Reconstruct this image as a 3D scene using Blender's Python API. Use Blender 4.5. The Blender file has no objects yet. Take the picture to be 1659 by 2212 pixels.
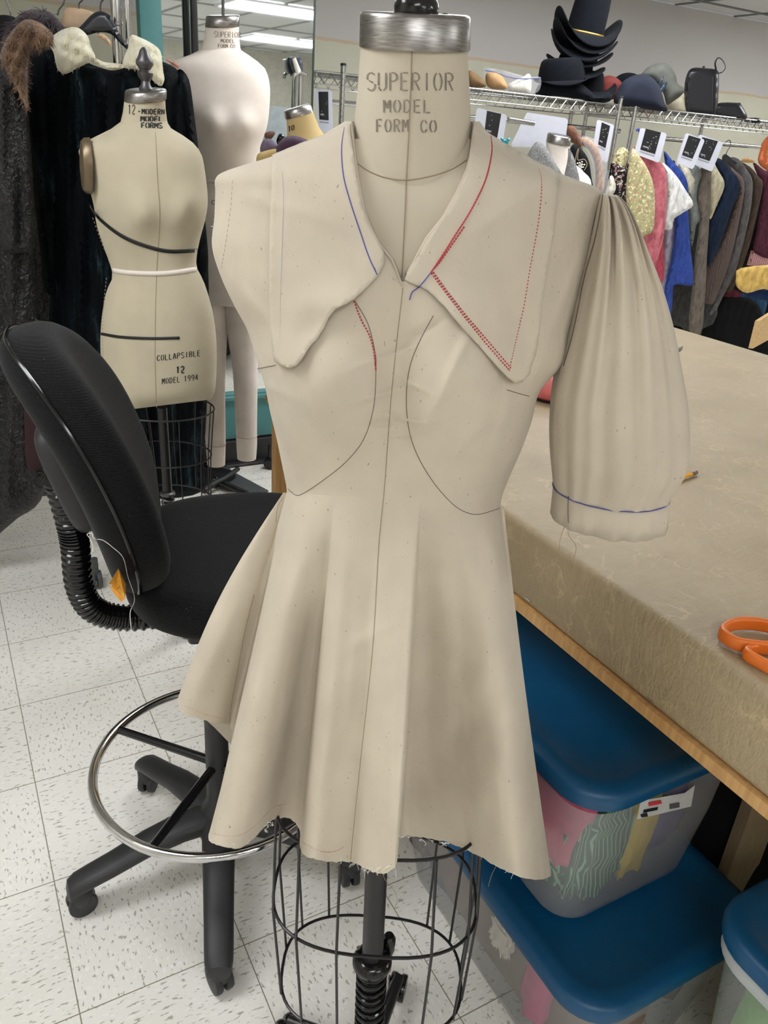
import bpy, bmesh, math, random
import numpy as np
from mathutils import Vector, Matrix
from mathutils.bvhtree import BVHTree
from mathutils.geometry import delaunay_2d_cdt
PI = math.pi
random.seed(7); rng = np.random.default_rng(7)
scene = bpy.context.scene
COL = scene.collection

# ---------------- camera ----------------
FPX, H0, PITCH, ROLL, YAW = 1708.6, 1.443, 0.44389377, 0.07519623, -0.52789714
def cam_rot():
    cp, sp = math.cos(PITCH), math.sin(PITCH)
    right = np.array([1, 0, 0.]); fwd = np.array([0, cp, -sp]); up = np.array([0, sp, cp])
    cr, sr = math.cos(ROLL), math.sin(ROLL)
    C = np.stack([cr*right+sr*up, -sr*right+cr*up, -fwd], 1)
    c, s = math.cos(YAW), math.sin(YAW)
    return np.array([[c, -s, 0], [s, c, 0], [0, 0, 1]]) @ C
RC = cam_rot(); OC = np.array([0, 0, H0])
cd = bpy.data.cameras.new('camera'); cam = bpy.data.objects.new('camera', cd); COL.objects.link(cam)
M = Matrix([list(r) for r in RC]).to_4x4(); M.translation = Vector(OC); cam.matrix_world = M
cd.sensor_fit = 'HORIZONTAL'; cd.sensor_width = 36; cd.lens = 36*FPX/1659; cd.clip_start = .02
scene.camera = cam
def ray(px, py): return RC @ np.array([px-829.5, -(py-1106), -FPX])
def onz(px, py, z): d = ray(px, py); return OC + d*((z-H0)/d[2])
def atY(px, py, Y): d = ray(px, py); return OC + d*(Y/d[1])
def atX(px, py, X): d = ray(px, py); return OC + d*(X/d[0])
def dep(px, py, D): return OC + ray(px, py)/FPX*D
def proj(P):
    v = RC.T @ (np.array(P, float)-OC); return np.array([829.5+FPX*v[0]/-v[2], 1106-FPX*v[1]/-v[2], -v[2]])
RT = np.array([math.cos(YAW), math.sin(YAW), 0]); FW = np.array([-math.sin(YAW), math.cos(YAW), 0]); UP = np.array([0, 0, 1.])

# ---------------- world, exposure ----------------
scene.view_settings.view_transform = 'Standard'; scene.view_settings.look = 'None'
scene.view_settings.exposure = 0.0; scene.view_settings.gamma = 1.0
w = bpy.data.worlds.new('world'); scene.world = w; w.use_nodes = True
w.node_tree.nodes['Background'].inputs[0].default_value = (.85, .9, 1, 1)
w.node_tree.nodes['Background'].inputs[1].default_value = 0.3
LIGHT_E = 13.5     # strength of the fluorescent diffusers

# ---------------- materials ----------------
def lin(c):
    return tuple(((v/255)/12.92 if v/255 <= .04045 else ((v/255+.055)/1.055)**2.4) for v in c[:3]) + (1,)
class NT:
    def __init__(s, name):
        s.m = bpy.data.materials.new(name); s.m.use_nodes = True; s.t = s.m.node_tree; s.n = s.t.nodes
        s.b = s.n['Principled BSDF']; s.tc = s.n.new('ShaderNodeTexCoord')
    def node(s, ty, **k):
        x = s.n.new(ty)
        for a, v in k.items():
            if a in x.inputs: x.inputs[a].default_value = v
            else: setattr(x, a, v)
        return x
    def link(s, a, b): s.t.links.new(a, b)
    def noise(s, scale, detail=4, rough=.6, stretch=None, coord='Object', rot=None):
        n = s.node('ShaderNodeTexNoise'); n.inputs['Scale'].default_value = scale; n.inputs['Detail'].default_value = detail; n.inputs['Roughness'].default_value = rough
        if stretch:
            mp = s.node('ShaderNodeMapping'); mp.inputs['Scale'].default_value = stretch
            if rot: mp.inputs['Rotation'].default_value = rot
            s.link(s.tc.outputs[coord], mp.inputs['Vector']); s.link(mp.outputs[0], n.inputs['Vector'])
        else: s.link(s.tc.outputs[coord], n.inputs['Vector'])
        return n.outputs['Fac']
    def ramp(s, fac, stops):
        r = s.node('ShaderNodeValToRGB'); e = r.color_ramp.elements
        while len(e) < len(stops): e.new(.5)
        for i, (p, c) in enumerate(stops): e[i].position = p; e[i].color = c if len(c) == 4 else lin(c)
        s.link(fac, r.inputs[0]); return r.outputs[0]
    def mix(s, fac, a, b, mode='MIX'):
        m = s.node('ShaderNodeMix', data_type='RGBA', blend_type=mode)
        for idx, v in ((0, fac), (6, a), (7, b)):
            if hasattr(v, 'links') or hasattr(v, 'is_linked'): s.link(v, m.inputs[idx])
            else: m.inputs[idx].default_value = v
        return m.outputs[2]
    def bump(s, h, strength=.3, dist=.002, prev=None):
        b = s.node('ShaderNodeBump'); b.inputs['Strength'].default_value = strength; b.inputs['Distance'].default_value = dist
        s.link(h, b.inputs['Height'])
        if prev is not None: s.link(prev, b.inputs['Normal'])
        return b.outputs[0]
    def set(s, **k):
        for a, v in k.items():
            i = s.b.inputs[a.replace('_', ' ')]
            if hasattr(v, 'is_linked'): s.link(v, i)
            else: i.default_value = v
        return s.m
def simple(name, rgb, rough=.6, metal=0, var=.06, scale=30, bump=0, bscale=200, sheen=0, **k):
    t = NT(name); c = lin(rgb)
    f = t.noise(scale)
    col = t.ramp(f, [(.3, tuple(max(0, x*(1-var*2)) for x in c[:3])+(1,)), (.7, tuple(min(1, x*(1+var*2)) for x in c[:3])+(1,))])
    t.set(Base_Color=col, Roughness=rough, Metallic=metal)
    if bump: t.set(Normal=t.bump(t.noise(bscale, 3), bump, .001))
    if sheen: t.b.inputs['Sheen Weight'].default_value = sheen
    for a, v in k.items(): t.b.inputs[a.replace('_', ' ')].default_value = v
    return t.m
def glassy(name, rgb, alpha=.35, rough=.25):
    t = NT(name); t.set(Base_Color=lin(rgb), Roughness=rough, Alpha=alpha); t.set(Normal=t.bump(t.noise(12), .1, .003)); return t.m
def emis(name, rgb, e):
    t = NT(name); t.set(Base_Color=(0, 0, 0, 1), Emission_Color=lin(rgb), Emission_Strength=e); return t.m
MT = {}
def muslin(name, rgb, wr=.5, spots=True, weave=.25):
    t = NT(name); c = lin(rgb)
    dk = tuple(x*.93 for x in c[:3])+(1,); lt = tuple(min(1, x*1.05) for x in c[:3])+(1,)
    col = t.ramp(t.noise(9, 3), [(.35, dk), (.65, lt)])
    if spots:
        sp = t.noise(330, 1, .5, (1, 1, .55))
        m = t.ramp(sp, [(.755, (0, 0, 0, 1)), (.79, (1, 1, 1, 1))])
        col = t.mix(m, col, tuple(x*.5 for x in c[:3])+(1,))
        fl = t.ramp(t.noise(150, 2, .6, (1, 1, 5)), [(.66, (0, 0, 0, 1)), (.76, (.4, .4, .4, 1))])
        col = t.mix(fl, col, tuple(x*.86 for x in c[:3])+(1,))
    n = t.bump(t.noise(7, 3, .55, (1, 1, .45)), wr, .012)
    n = t.bump(t.noise(26, 4, .6, (1, 1, .6)), wr*.5, .004, n)
    n = t.bump(t.noise(900, 2, .5, (1, 1, .4)), weave, .0004, n)
    t.set(Base_Color=col, Roughness=.9, Normal=n); t.b.inputs['Sheen Weight'].default_value = .1
    t.b.inputs['Specular IOR Level'].default_value = .2
    return t.m
MT['muslin'] = muslin('muslin', (199, 188, 170), wr=.9)
MT['linen'] = muslin('form_linen', (194, 184, 165), wr=.05, spots=False, weave=.3)
MT['linen12'] = muslin('form_linen_12', (192, 182, 158), wr=.08, spots=False)
MT['linenfar'] = muslin('form_linen_far', (236, 226, 216), wr=.05, spots=False)
MT['linen10'] = muslin('form_linen_old', (196, 172, 122), wr=.1, spots=False)
MT['thread_red'] = simple('thread_red', (176, 45, 62)); MT['thread_blue'] = simple('thread_blue', (82, 80, 150))
MT['thread_dark'] = simple('thread_dark', (104, 90, 80)); MT['thread_white'] = simple('thread_white', (225, 222, 212))
MT['thread_tan'] = simple('thread_tan', (150, 132, 108)); MT['pencil'] = simple('pencil_mark', (184, 184, 186)); MT['pencil_pink'] = simple('pencil_pink', (196, 160, 150))
def brushed():
    t = NT('brushed_metal'); f = t.noise(60, 3, .6, (1, 1, 12)); col = t.ramp(f, [(.3, (128, 124, 122)), (.7, (176, 172, 168))])
    t.set(Base_Color=col, Metallic=1.0, Roughness=.32, Normal=t.bump(f, .05, .0005)); return t.m
MT['brushed'] = brushed()
def chrome():
    t = NT('chrome'); t.set(Base_Color=t.ramp(t.noise(20), [(.3, (198, 198, 200)), (.7, (222, 222, 224))]), Metallic=1.0, Roughness=.1); return t.m
MT['chrome'] = chrome()
MT['black_metal'] = simple('black_metal', (26, 24, 26), .35); MT['black_plastic'] = simple('black_plastic', (40, 40, 42), .5, bump=.15, bscale=600)
MT['black_gloss'] = simple('black_gloss', (16, 15, 17), .15)
MT['stencil'] = simple('stencil_ink', (128, 118, 106), .8, var=.15, scale=120); MT['stencil_dark'] = simple('stencil_ink_dark', (44, 42, 40), .8)
def fabric_black():
    t = NT('chair_fabric'); col = t.ramp(t.noise(500, 2), [(.35, (10, 10, 11)), (.7, (27, 27, 29))])
    lint = t.ramp(t.noise(420, 0, .5), [(.86, (0, 0, 0, 1)), (.88, (.4, .4, .4, 1))])
    col = t.mix(lint, col, lin((150, 150, 150)))
    wv = t.node('ShaderNodeTexWave', wave_type='BANDS'); wv.bands_direction = 'Z'; wv.inputs['Scale'].default_value = 90; wv.inputs['Distortion'].default_value = 3; t.link(t.tc.outputs['Object'], wv.inputs['Vector'])
    t.set(Base_Color=col, Roughness=.95, Normal=t.bump(wv.outputs['Fac'], .35, .001)); t.b.inputs['Sheen Weight'].default_value = .06; t.b.inputs['Specular IOR Level'].default_value = .15
    return t.m
MT['chair_fabric'] = fabric_black()
def wood(name, a, b, sc=(1, 1, 12), rough=.5):
    t = NT(name); f = t.noise(14, 5, .6, sc); t.set(Base_Color=t.ramp(f, [(.3, a), (.7, b)]), Roughness=rough, Normal=t.bump(f, .1, .001)); return t.m
MT['oak'] = wood('oak', (172, 128, 76), (206, 164, 108), (8, 8, .7)); MT['pine'] = wood('pine', (196, 160, 110), (222, 190, 140), (8, 1, 8)); MT['pale_wood'] = wood('pale_wood', (170, 150, 120), (190, 168, 138), (8, 8, .8))

# ---------------- mesh helpers ----------------
class MB:
    def __init__(s): s.v = []; s.f = []
    def add(s, vs, fs):
        o = len(s.v); s.v += [tuple(map(float, v)) for v in vs]; s.f += [tuple(i+o for i in f) for f in fs]; return s
    def grid(s, P, closed_u=False, closed_v=False):
        # P[row][col]
        P = np.asarray(P); R, Cn = P.shape[:2]; fs = []
        for i in range(R-(0 if closed_v else 1)):
            for j in range(Cn-(0 if closed_u else 1)):
                i2, j2 = (i+1) % R, (j+1) % Cn; fs.append((i*Cn+j, i*Cn+j2, i2*Cn+j2, i2*Cn+j))
        return s.add(P.reshape(-1, 3), fs)
    def loft(s, rings, cap0=True, cap1=True):
        rings = [np.asarray(r) for r in rings]; o = len(s.v); n = len(rings[0]); s.grid(rings, closed_u=True)
        if cap0: s.f.append(tuple(o+i for i in range(n))[::-1])
        if cap1: s.f.append(tuple(o+(len(rings)-1)*n+i for i in range(n)))
        return s
    def tube(s, pts, r, n=8, caps=True, closed=False, ry=None):
        pts = [np.array(p, float) for p in pts]; k = len(pts); rr = r if hasattr(r, '__len__') else [r]*k
        rings = []; T = []
        for i in range(k):
            a = pts[(i-1) % k] if (i > 0 or closed) else pts[0]; b = pts[(i+1) % k] if (i < k-1 or closed) else pts[-1]
            t = b-a; T.append(t/(np.linalg.norm(t)+1e-12))
        ref = np.array([0, 0, 1.]) if abs(T[0][2]) < .9 else np.array([1., 0, 0])
        u = np.cross(T[0], ref); u /= np.linalg.norm(u)
        for i in range(k):
            u = u - (u@T[i])*T[i]; u /= np.linalg.norm(u)+1e-12; v = np.cross(T[i], u)
            rings.append([pts[i]+rr[i]*(math.cos(2*PI*j/n)*u+(ry if ry else 1)*math.sin(2*PI*j/n)*v) for j in range(n)])
        if closed: return s.grid(rings, closed_u=True, closed_v=True)
        return s.loft(rings, caps, caps)
    def cyl(s, a, b, r, n=16): return s.tube([a, b], r, n)
    def lathe(s, base, axis, prof, n=24, xdir=None, ry=1):
        base = np.array(base, float); ax = np.array(axis, float); ax /= np.linalg.norm(ax)
        ref = np.array(xdir, float) if xdir is not None else (np.array([0, 0, 1.]) if abs(ax[2]) < .9 else np.array([1., 0, 0]))
        u = ref-(ref@ax)*ax; u /= np.linalg.norm(u); v = np.cross(ax, u)
        return s.loft([[base+h*ax+r*(math.cos(2*PI*j/n)*u+ry*math.sin(2*PI*j/n)*v) for j in range(n)] for r, h in prof])
    def box(s, c, sz, R=None, bev=0):
        c = np.array(c, float); sz = np.array(sz, float)/2; b = min(bev, *(sz*.95)) if bev else 0
        if not b:
            vs = [np.array([x, y, z])*sz for x in (-1, 1) for y in (-1, 1) for z in (-1, 1)]
            fs = [(0, 1, 3, 2), (4, 6, 7, 5), (0, 4, 5, 1), (2, 3, 7, 6), (0, 2, 6, 4), (1, 5, 7, 3)]
        else:
            bm = bmesh.new(); bmesh.ops.create_cube(bm, size=2)
            for v in bm.verts: v.co = Vector((v.co.x*sz[0], v.co.y*sz[1], v.co.z*sz[2]))
            bmesh.ops.bevel(bm, geom=bm.edges[:], offset=b, segments=3, profile=.5, affect='EDGES')
            bm.verts.index_update(); vs = [np.array(v.co) for v in bm.verts]; fs = [tuple(v.index for v in f.verts) for f in bm.faces]; bm.free()
        if R is not None: vs = [np.asarray(R)@v for v in vs]
        return s.add([v+c for v in vs], fs)
    def prism(s, poly, d):   # 3D polygon extruded by vector d
        n = len(poly); P = [np.array(p, float) for p in poly]; d = np.array(d, float)
        return s.add(P+[p+d for p in P], [tuple(range(n))[::-1], tuple(range(n, 2*n))]+[(i, (i+1) % n, n+(i+1) % n, n+i) for i in range(n)])
def Rz(a): c, s = math.cos(a), math.sin(a); return np.array([[c, -s, 0], [s, c, 0], [0, 0, 1]])
def tag(o, label=None, cat=None, group=None, kind=None):
    for k, v in (('label', label), ('category', cat), ('group', group), ('kind', kind)):
        if v: o[k] = v
    return o
def thing(name, loc, label, cat, group=None):
    o = bpy.data.objects.new(name, None); COL.objects.link(o); o.location = Vector(loc); o.empty_display_size = .05; o['_r'] = list(map(float, loc))
    return tag(o, label, cat, group)
def obj(name, mb, mat, parent=None, label=None, cat=None, group=None, kind=None, smooth=True, thick=0, angle=40):
    V = np.array(mb.v, float)
    if parent is not None: org = np.array(list(parent['_r']))
    else: org = np.array([(V[:, 0].min()+V[:, 0].max())/2, (V[:, 1].min()+V[:, 1].max())/2, V[:, 2].min()])
    me = bpy.data.meshes.new(name); me.from_pydata([tuple(v) for v in V-org], [], mb.f); me.update()
    bm = bmesh.new(); bm.from_mesh(me); bmesh.ops.recalc_face_normals(bm, faces=bm.faces[:])
    if smooth:
        for f in bm.faces: f.smooth = True
        ca = math.radians(angle)
        for e in bm.edges:
            if len(e.link_faces) == 2 and e.calc_face_angle(0) > ca: e.smooth = False
    bm.to_mesh(me); bm.free()
    o = bpy.data.objects.new(name, me); COL.objects.link(o); me.materials.append(mat if not isinstance(mat, str) else MT[mat])
    if parent is not None: o.parent = parent; o['_r'] = list(parent['_r'])
    else: o.location = Vector(org); o['_r'] = [float(x) for x in org]
    if thick:
        md = o.modifiers.new('thickness', 'SOLIDIFY'); md.thickness = thick; md.offset = 0
    return tag(o, label, cat, group, kind)
def struct(name, mb, mat, **k): return obj(name, mb, mat, kind='structure', **k)
def cr(P, n, closed=False):   # catmull-rom through control points
    P = np.asarray(P, float); k = len(P); out = []
    for i in range(k if closed else k-1):
        p0, p1, p2, p3 = (P[(i-1) % k], P[i], P[(i+1) % k], P[(i+2) % k]) if closed else (P[max(i-1, 0)], P[i], P[i+1], P[min(i+2, k-1)])
        for j in range(n):
            t = j/n; out.append(.5*(2*p1+(p2-p0)*t+(2*p0-5*p1+4*p2-p3)*t*t+(3*p1-p0-3*p2+p3)*t**3))
    if not closed: out.append(P[-1])
    return np.array(out)
def interp(tab, y):
    tab = np.array(tab, float); return [np.interp(y, tab[:, 0], tab[:, k]) for k in range(1, tab.shape[1])]
def smooth_tab(tab, n=6): return cr(tab, n)
def inpoly(x, y, poly):
    c = False; n = len(poly)
    for i in range(n):
        x1, y1 = poly[i]; x2, y2 = poly[(i+1) % n]
        if (y1 > y) != (y2 > y) and x < (x2-x1)*(y-y1)/(y2-y1)+x1: c = not c
    return c
def patch(poly, fn, step=8, jag=0):
    """triangulated sheet bounded by a closed outline; fn(px,py) gives the point in the room"""
    B = []
    n = len(poly)
    for i in range(n):
        a, b = np.array(poly[i], float), np.array(poly[(i+1) % n], float); m = max(1, int(np.linalg.norm(b-a)/step))
        for j in range(m):
            p = a+(b-a)*j/m
            if jag: p = p+rng.normal(0, jag, 2)
            B.append(p)
    nb = len(B); pts = list(B); A = np.array(poly)
    x0, y0 = A.min(0); x1, y1 = A.max(0); yy = y0; r = 0
    while yy < y1:
        xx = x0+(step/2 if r % 2 else 0)
        while xx < x1:
            if inpoly(xx, yy, poly) and min(np.hypot(p[0]-xx, p[1]-yy) for p in B) > step*.55: pts.append(np.array([xx, yy]))
            xx += step
        yy += step*.87; r += 1
    vo, eo, fo, *_ = delaunay_2d_cdt([Vector(p) for p in pts], [(i, (i+1) % nb) for i in range(nb)], [], 1, 1e-4)
    mb = MB(); mb.add([fn(v.x, v.y) for v in vo], [tuple(f) for f in fo]); return mb
def bvh_of(mb): return BVHTree.FromPolygons([Vector(v) for v in mb.v], mb.f)
def hit(bvhs, px, py, off=.0008):
    d = Vector(ray(px, py)).normalized(); best = None
    for b in bvhs:
        r = b.ray_cast(Vector(OC), d)
        if r[0] is not None and (best is None or r[3] < best[1]): best = (r[0], r[3])
    if best is None:
        for b in bvhs:
            q = Vector(OC)+d*1.0; r = b.find_nearest(q)
            if best is None: best = (Vector(OC)+d*((r[0]-Vector(OC)).dot(d)), 0)
    return np.array(best[0]-d*off)
def densify(P, step=6):
    P = np.array(P, float); out = [P[0]]
    for a, b in zip(P[:-1], P[1:]):
        m = max(1, int(np.linalg.norm(b-a)/step))
        for j in range(1, m+1): out.append(a+(b-a)*j/m)
    return np.array(out)
def seam(mb, bvhs, P, r=.0006, off=.0006, smooth=True, dash=None, n=5):
    Q = cr(P, 8) if smooth and len(P) > 2 else np.array(P, float)
    Q = densify(Q, 5 if not dash else 2.0)
    pts = [hit(bvhs, x, y, off) for x, y in Q]
    if not dash: return mb.tube(pts, r, n)
    L = [0]
    for a, b in zip(pts[:-1], pts[1:]): L.append(L[-1]+np.linalg.norm(b-a))
    L = np.array(L); pts = np.array(pts); s = 0
    while s < L[-1]:
        e = min(s+dash[0], L[-1]); a = np.array([np.interp(s, L, pts[:, k]) for k in range(3)]); b = np.array([np.interp(e, L, pts[:, k]) for k in range(3)])
        if e-s > 1e-4: mb.tube([a, b], r, n)
        s += dash[0]+dash[1]
    return mb
# stencil letters as strokes in a unit cell (x right, y up)
def arc(cx, cy, rx, ry, a0, a1, n=8): return [(cx+rx*math.cos(math.radians(a0+(a1-a0)*i/n)), cy+ry*math.sin(math.radians(a0+(a1-a0)*i/n))) for i in range(n+1)]
GL = {
 'S': [arc(.5, .75, .45, .25, 30, 175)+[(.1, .62)], [(.25, .55), (.75, .44)], [(.92, .36)]+arc(.5, .25, .45, .25, 5, -150)],
 'U': [[(.08, 1), (.08, .28)], arc(.5, .26, .42, .26, 195, 262), [(.92, 1), (.92, .28)]+arc(.5, .26, .42, .26, -5, -75)],
 'P': [[(.12, 1), (.12, 0)], [(.28, 1)]+arc(.5, .76, .42, .24, 90, -90)+[(.28, .52)]],
 'E': [[(.12, 1), (.12, 0)], [(.28, 1), (.9, 1)], [(.28, .52), (.78, .52)], [(.28, 0), (.9, 0)]],
 'R': [[(.12, 1), (.12, 0)], [(.28, 1)]+arc(.5, .76, .42, .24, 90, -90)+[(.28, .52)], [(.5, .46), (.92, 0)]],
 'I': [[(.5, 1), (.5, 0)]],
 'O': [arc(.5, .5, .44, .5, 105, 255, 12), arc(.5, .5, .44, .5, 75, -75, 12)],
 'M': [[(.06, 1), (.06, 0)], [(.2, .95), (.5, .35), (.8, .95)], [(.94, 1), (.94, 0)]],
 'D': [[(.12, 1), (.12, 0)], [(.28, 1)]+arc(.4, .5, .5, .5, 80, -80, 10)+[(.28, 0)]],
 'L': [[(.12, 1), (.12, 0)], [(.28, 0), (.9, 0)]],
 'F': [[(.12, 1), (.12, 0)], [(.28, 1), (.9, 1)], [(.28, .52), (.75, .52)]],
 'C': [arc(.55, .5, .46, .5, 100, 260, 12), arc(.55, .5, .4, .5, 78, 30, 5), arc(.55, .5, .4, .5, -78, -30, 5)],
 'A': [[(.04, 0), (.42, 1)], [(.58, 1), (.96, 0)], [(.26, .34), (.74, .34)]],
 'N': [[(.08, 1), (.08, 0)], [(.2, .92), (.8, .08)], [(.92, 1), (.92, 0)]],
 'B': [[(.12, 1), (.12, 0)], [(.28, 1)]+arc(.5, .76, .38, .23, 90, -85), [(.3, .5)]+arc(.5, .25, .42, .25, 85, -90)],
 '1': [[(.3, .8), (.55, 1), (.55, 0)]],
 '2': [arc(.5, .72, .4, .28, 165, -20)+[(.12, .08)], [(.2, 0), (.92, 0)]],
 '9': [arc(.5, .7, .4, .3, 250, -60, 14), [(.88, .6), (.75, .15), (.4, 0)]],
 '4': [[(.62, 1), (.08, .32), (.5, .32)], [(.66, .9), (.66, 0)], [(.76, .32), (.95, .32)]],
 '0': [arc(.5, .5, .42, .5, 105, 255, 12), arc(.5, .5, .42, .5, 75, -75, 12)],
 '-': [[(.1, .5), (.7, .5)]], '.': [[(.4, .5), (.5, .5)]],
}
def stencil(mb, place, text, lw, adv=1.25):
    """place(u,v) -> room point, u along the line in letter widths, v in letter heights; lw: stroke half width in u, v"""
    x = 0
    for ch in text:
        if ch == ' ': x += adv*.8; continue
        for st in GL.get(ch, []):
            Q = densify([(a*1.0, b) for a, b in st], .12)
            for i in range(len(Q)-1):
                a, b = Q[i], Q[i+1]; d = np.array([(b-a)[0], (b-a)[1]]); L = np.hypot(*d)
                if L < 1e-6: continue
                n = np.array([-d[1], d[0]])/L; n = n*np.array(lw); e = d/L*.0
                q = [a+n, b+n, b-n, a-n]
                mb.add([place(x+p[0], p[1]) for p in q], [(0, 1, 2, 3)])
        x += adv
    return mb

# ---------------- room shell ----------------
WALLY, CEIL = 4.8, 2.4
def floor_mat():
    t = NT('vinyl_tile')
    sep = t.node('ShaderNodeSeparateXYZ'); geo = t.node('ShaderNodeNewGeometry'); t.link(geo.outputs['Position'], sep.inputs[0])
    def mth(op, a, b=None):
        m = t.node('ShaderNodeMath', operation=op)
        for i, v in enumerate((a, b)):
            if v is None: continue
            if hasattr(v, 'is_linked'): t.link(v, m.inputs[i])
            else: m.inputs[i].default_value = v
        return m.outputs[0]
    T = .3048
    def line(o, off):
        x = mth('DIVIDE', mth('SUBTRACT', o, off), T); fr = mth('FRACT', x); d = mth('ABSOLUTE', mth('SUBTRACT', fr, .5)); return mth('GREATER_THAN', d, .4965), mth('FLOOR', x)
    lx, ix = line(sep.outputs[0], .0305); ly, iy = line(sep.outputs[1], 1.9038-20*T)
    par = mth('MODULO', mth('ADD', mth('ADD', ix, iy), 100), 2)
    seam_ = mth('MAXIMUM', lx, ly)
    def flecks(sc, lo, hi):
        a = t.node('ShaderNodeMapping'); a.inputs['Scale'].default_value = sc; t.link(geo.outputs['Position'], a.inputs['Vector'])
        n = t.node('ShaderNodeTexNoise'); n.inputs['Scale'].default_value = 1; n.inputs['Detail'].default_value = 2; n.inputs['Roughness'].default_value = .5; t.link(a.outputs[0], n.inputs['Vector'])
        return t.ramp(n.outputs['Fac'], [(lo, (0, 0, 0, 1)), (hi, (1, 1, 1, 1))])
    A = t.mix(par, flecks((55, 190, 1), .6, .66), flecks((170, 70, 1), .6, .66))
    Bf = t.mix(par, flecks((60, 170, 3), .58, .66), flecks((150, 80, 3), .58, .66))
    base = t.ramp(t.noise(2.5, 3), [(.3, (230, 227, 218)), (.7, (239, 237, 230))])
    c1 = t.mix(A, base, lin((172, 169, 158))); c2 = t.mix(Bf, c1, lin((240, 238, 232)))
    a = t.mix(seam_, c2, lin((140, 132, 114)))
    t.set(Base_Color=a, Roughness=.38); t.b.inputs['Specular IOR Level'].default_value = .35
    return t.m
MT['floor'] = floor_mat()
struct('floor', MB().box((2.7, -.3, -.02), (8.6, 10.4, .04)), 'floor', smooth=False)
def wall_mat():
    t = NT('painted_wall'); geo = t.node('ShaderNodeNewGeometry'); sep = t.node('ShaderNodeSeparateXYZ'); t.link(geo.outputs['Position'], sep.inputs[0])
    n = t.noise(6, 4); m = t.node('ShaderNodeMath', operation='MULTIPLY'); t.link(n, m.inputs[0]); m.inputs[1].default_value = .03
    a = t.node('ShaderNodeMath', operation='ADD'); t.link(sep.outputs[2], a.inputs[0]); t.link(m.outputs[0], a.inputs[1])
    mr = t.node('ShaderNodeMapRange'); mr.inputs['From Min'].default_value = 1.7; mr.inputs['From Max'].default_value = 2.3; t.link(a.outputs[0], mr.inputs[0])
    k = (PAINT_Z+.015-1.7)/.6
    low = t.ramp(t.noise(3, 3), [(.3, (206, 204, 184)), (.7, (216, 214, 195))])
    z = t.node('ShaderNodeValToRGB'); z.color_ramp.interpolation = 'CONSTANT'; e = z.color_ramp.elements
    e[0].color = (0, 0, 0, 1); e[1].position = k; e[1].color = (1, 1, 1, 1); t.link(mr.outputs[0], z.inputs[0])
    z2 = t.node('ShaderNodeValToRGB'); z2.color_ramp.interpolation = 'CONSTANT'; e = z2.color_ramp.elements; e.new(.5)
    e[0].color = (0, 0, 0, 1); e[1].position = k-.028; e[1].color = (.7, .7, .7, 1); e[2].position = k; e[2].color = (0, 0, 0, 1); t.link(mr.outputs[0], z2.inputs[0])
    c = t.mix(z.outputs[0], low, lin((206, 202, 200))); c = t.mix(z2.outputs[0], c, lin((206, 178, 150)))
    t.set(Base_Color=c, Roughness=.85, Normal=t.bump(t.noise(60), .08, .002)); return t.m
PAINT_Z = float(atY(1250, 155, WALLY)[2])
MT['wall'] = wall_mat(); MT['wall_plain'] = simple('plain_wall', (212, 208, 196), .85)
MT['ceiling'] = simple('ceiling_tile', (216, 216, 216), .9, var=.03, scale=80, bump=.2)
MT['ceiling_grid'] = simple('ceiling_grid', (120, 120, 122), .6)
X0, X1, Y0 = -1.6, 7.0, -5.5
struct('wall_back', MB().box(((X0+X1)/2, WALLY+.05, 1.2), (X1-X0, .1, 2.4)), 'wall', smooth=False)
struct('wall_left', MB().box((X0-.05, (Y0+WALLY)/2, 1.2), (.1, WALLY-Y0, 2.4)), 'wall_plain', smooth=False)
struct('wall_right', MB().box((X1+.05, (Y0+WALLY)/2, 1.2), (.1, WALLY-Y0, 2.4)), 'wall_plain', smooth=False)
struct('wall_front', MB().box(((X0+X1)/2, Y0-.05, 1.2), (X1-X0, .1, 2.4)), 'wall_plain', smooth=False)
struct('ceiling', MB().box(((X0+X1)/2, (Y0+WALLY)/2, CEIL+.03), (X1-X0, WALLY-Y0, .05)), 'ceiling', smooth=False)
g = MB()
for k in range(13): g.box((X0+.35+k*.61, (Y0+WALLY)/2, CEIL+.003), (.025, WALLY-Y0, .01))
for k in range(9): g.box(((X0+X1)/2, Y0+.3+k*1.22, CEIL+.002), (X1-X0, .025, .01))
struct('trim_1', g, 'ceiling_grid', smooth=False)
g = MB(); g.box(((X0+X1)/2, WALLY-.008, .06), (X1-X0, .016, .12)); struct('baseboard_back', g, 'black_plastic', smooth=False)
MT['diffuser'] = emis('fluorescent_diffuser', (250, 252, 255), LIGHT_E)
MT['lamp_frame'] = simple('lamp_frame', (225, 226, 228), .5)
LP = [(3.2, -1.1, 'in front of the mirror'), (4.3, -3.75, 'far down the room'), (-.6, -1.2, 'over the aisle behind the viewer'), (3.2, 3.3, 'added over the hats and clothes rail to brighten the back wall'), (5.7, 3.3, 'added in the corner by the clothes rail to brighten the back'), (1.75, 2.25, 'added over the far end of the cutting table to brighten the far form'), (-.7, 1.25, 'by the near side wall'), (.9, -2.6, 'added down the aisle behind the viewer as fill light'), (1.6, -4.6, 'added at the far end of the aisle as fill light')]  # panels called added are extra, put in to brighten their area
for x, y, wh in LP:
    t = thing('ceiling_light', (x, y, CEIL), 'fluorescent ceiling panel ' + wh, 'ceiling light', 'fluorescent panels in the ceiling')
    f = MB()
    for dx, dy, sx, sy in ((0, .3, 1.24, .03), (0, -.3, 1.24, .03), (.61, 0, .03, .6), (-.61, 0, .03, .6)): f.box((x+dx, y+dy, CEIL-.012), (sx, sy, .02))
    obj('light_frame', f, 'lamp_frame', t, smooth=False)
    obj('diffuser', MB().box((x, y, CEIL-.008), (1.2, .58, .006)), 'diffuser', t, smooth=False)

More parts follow.
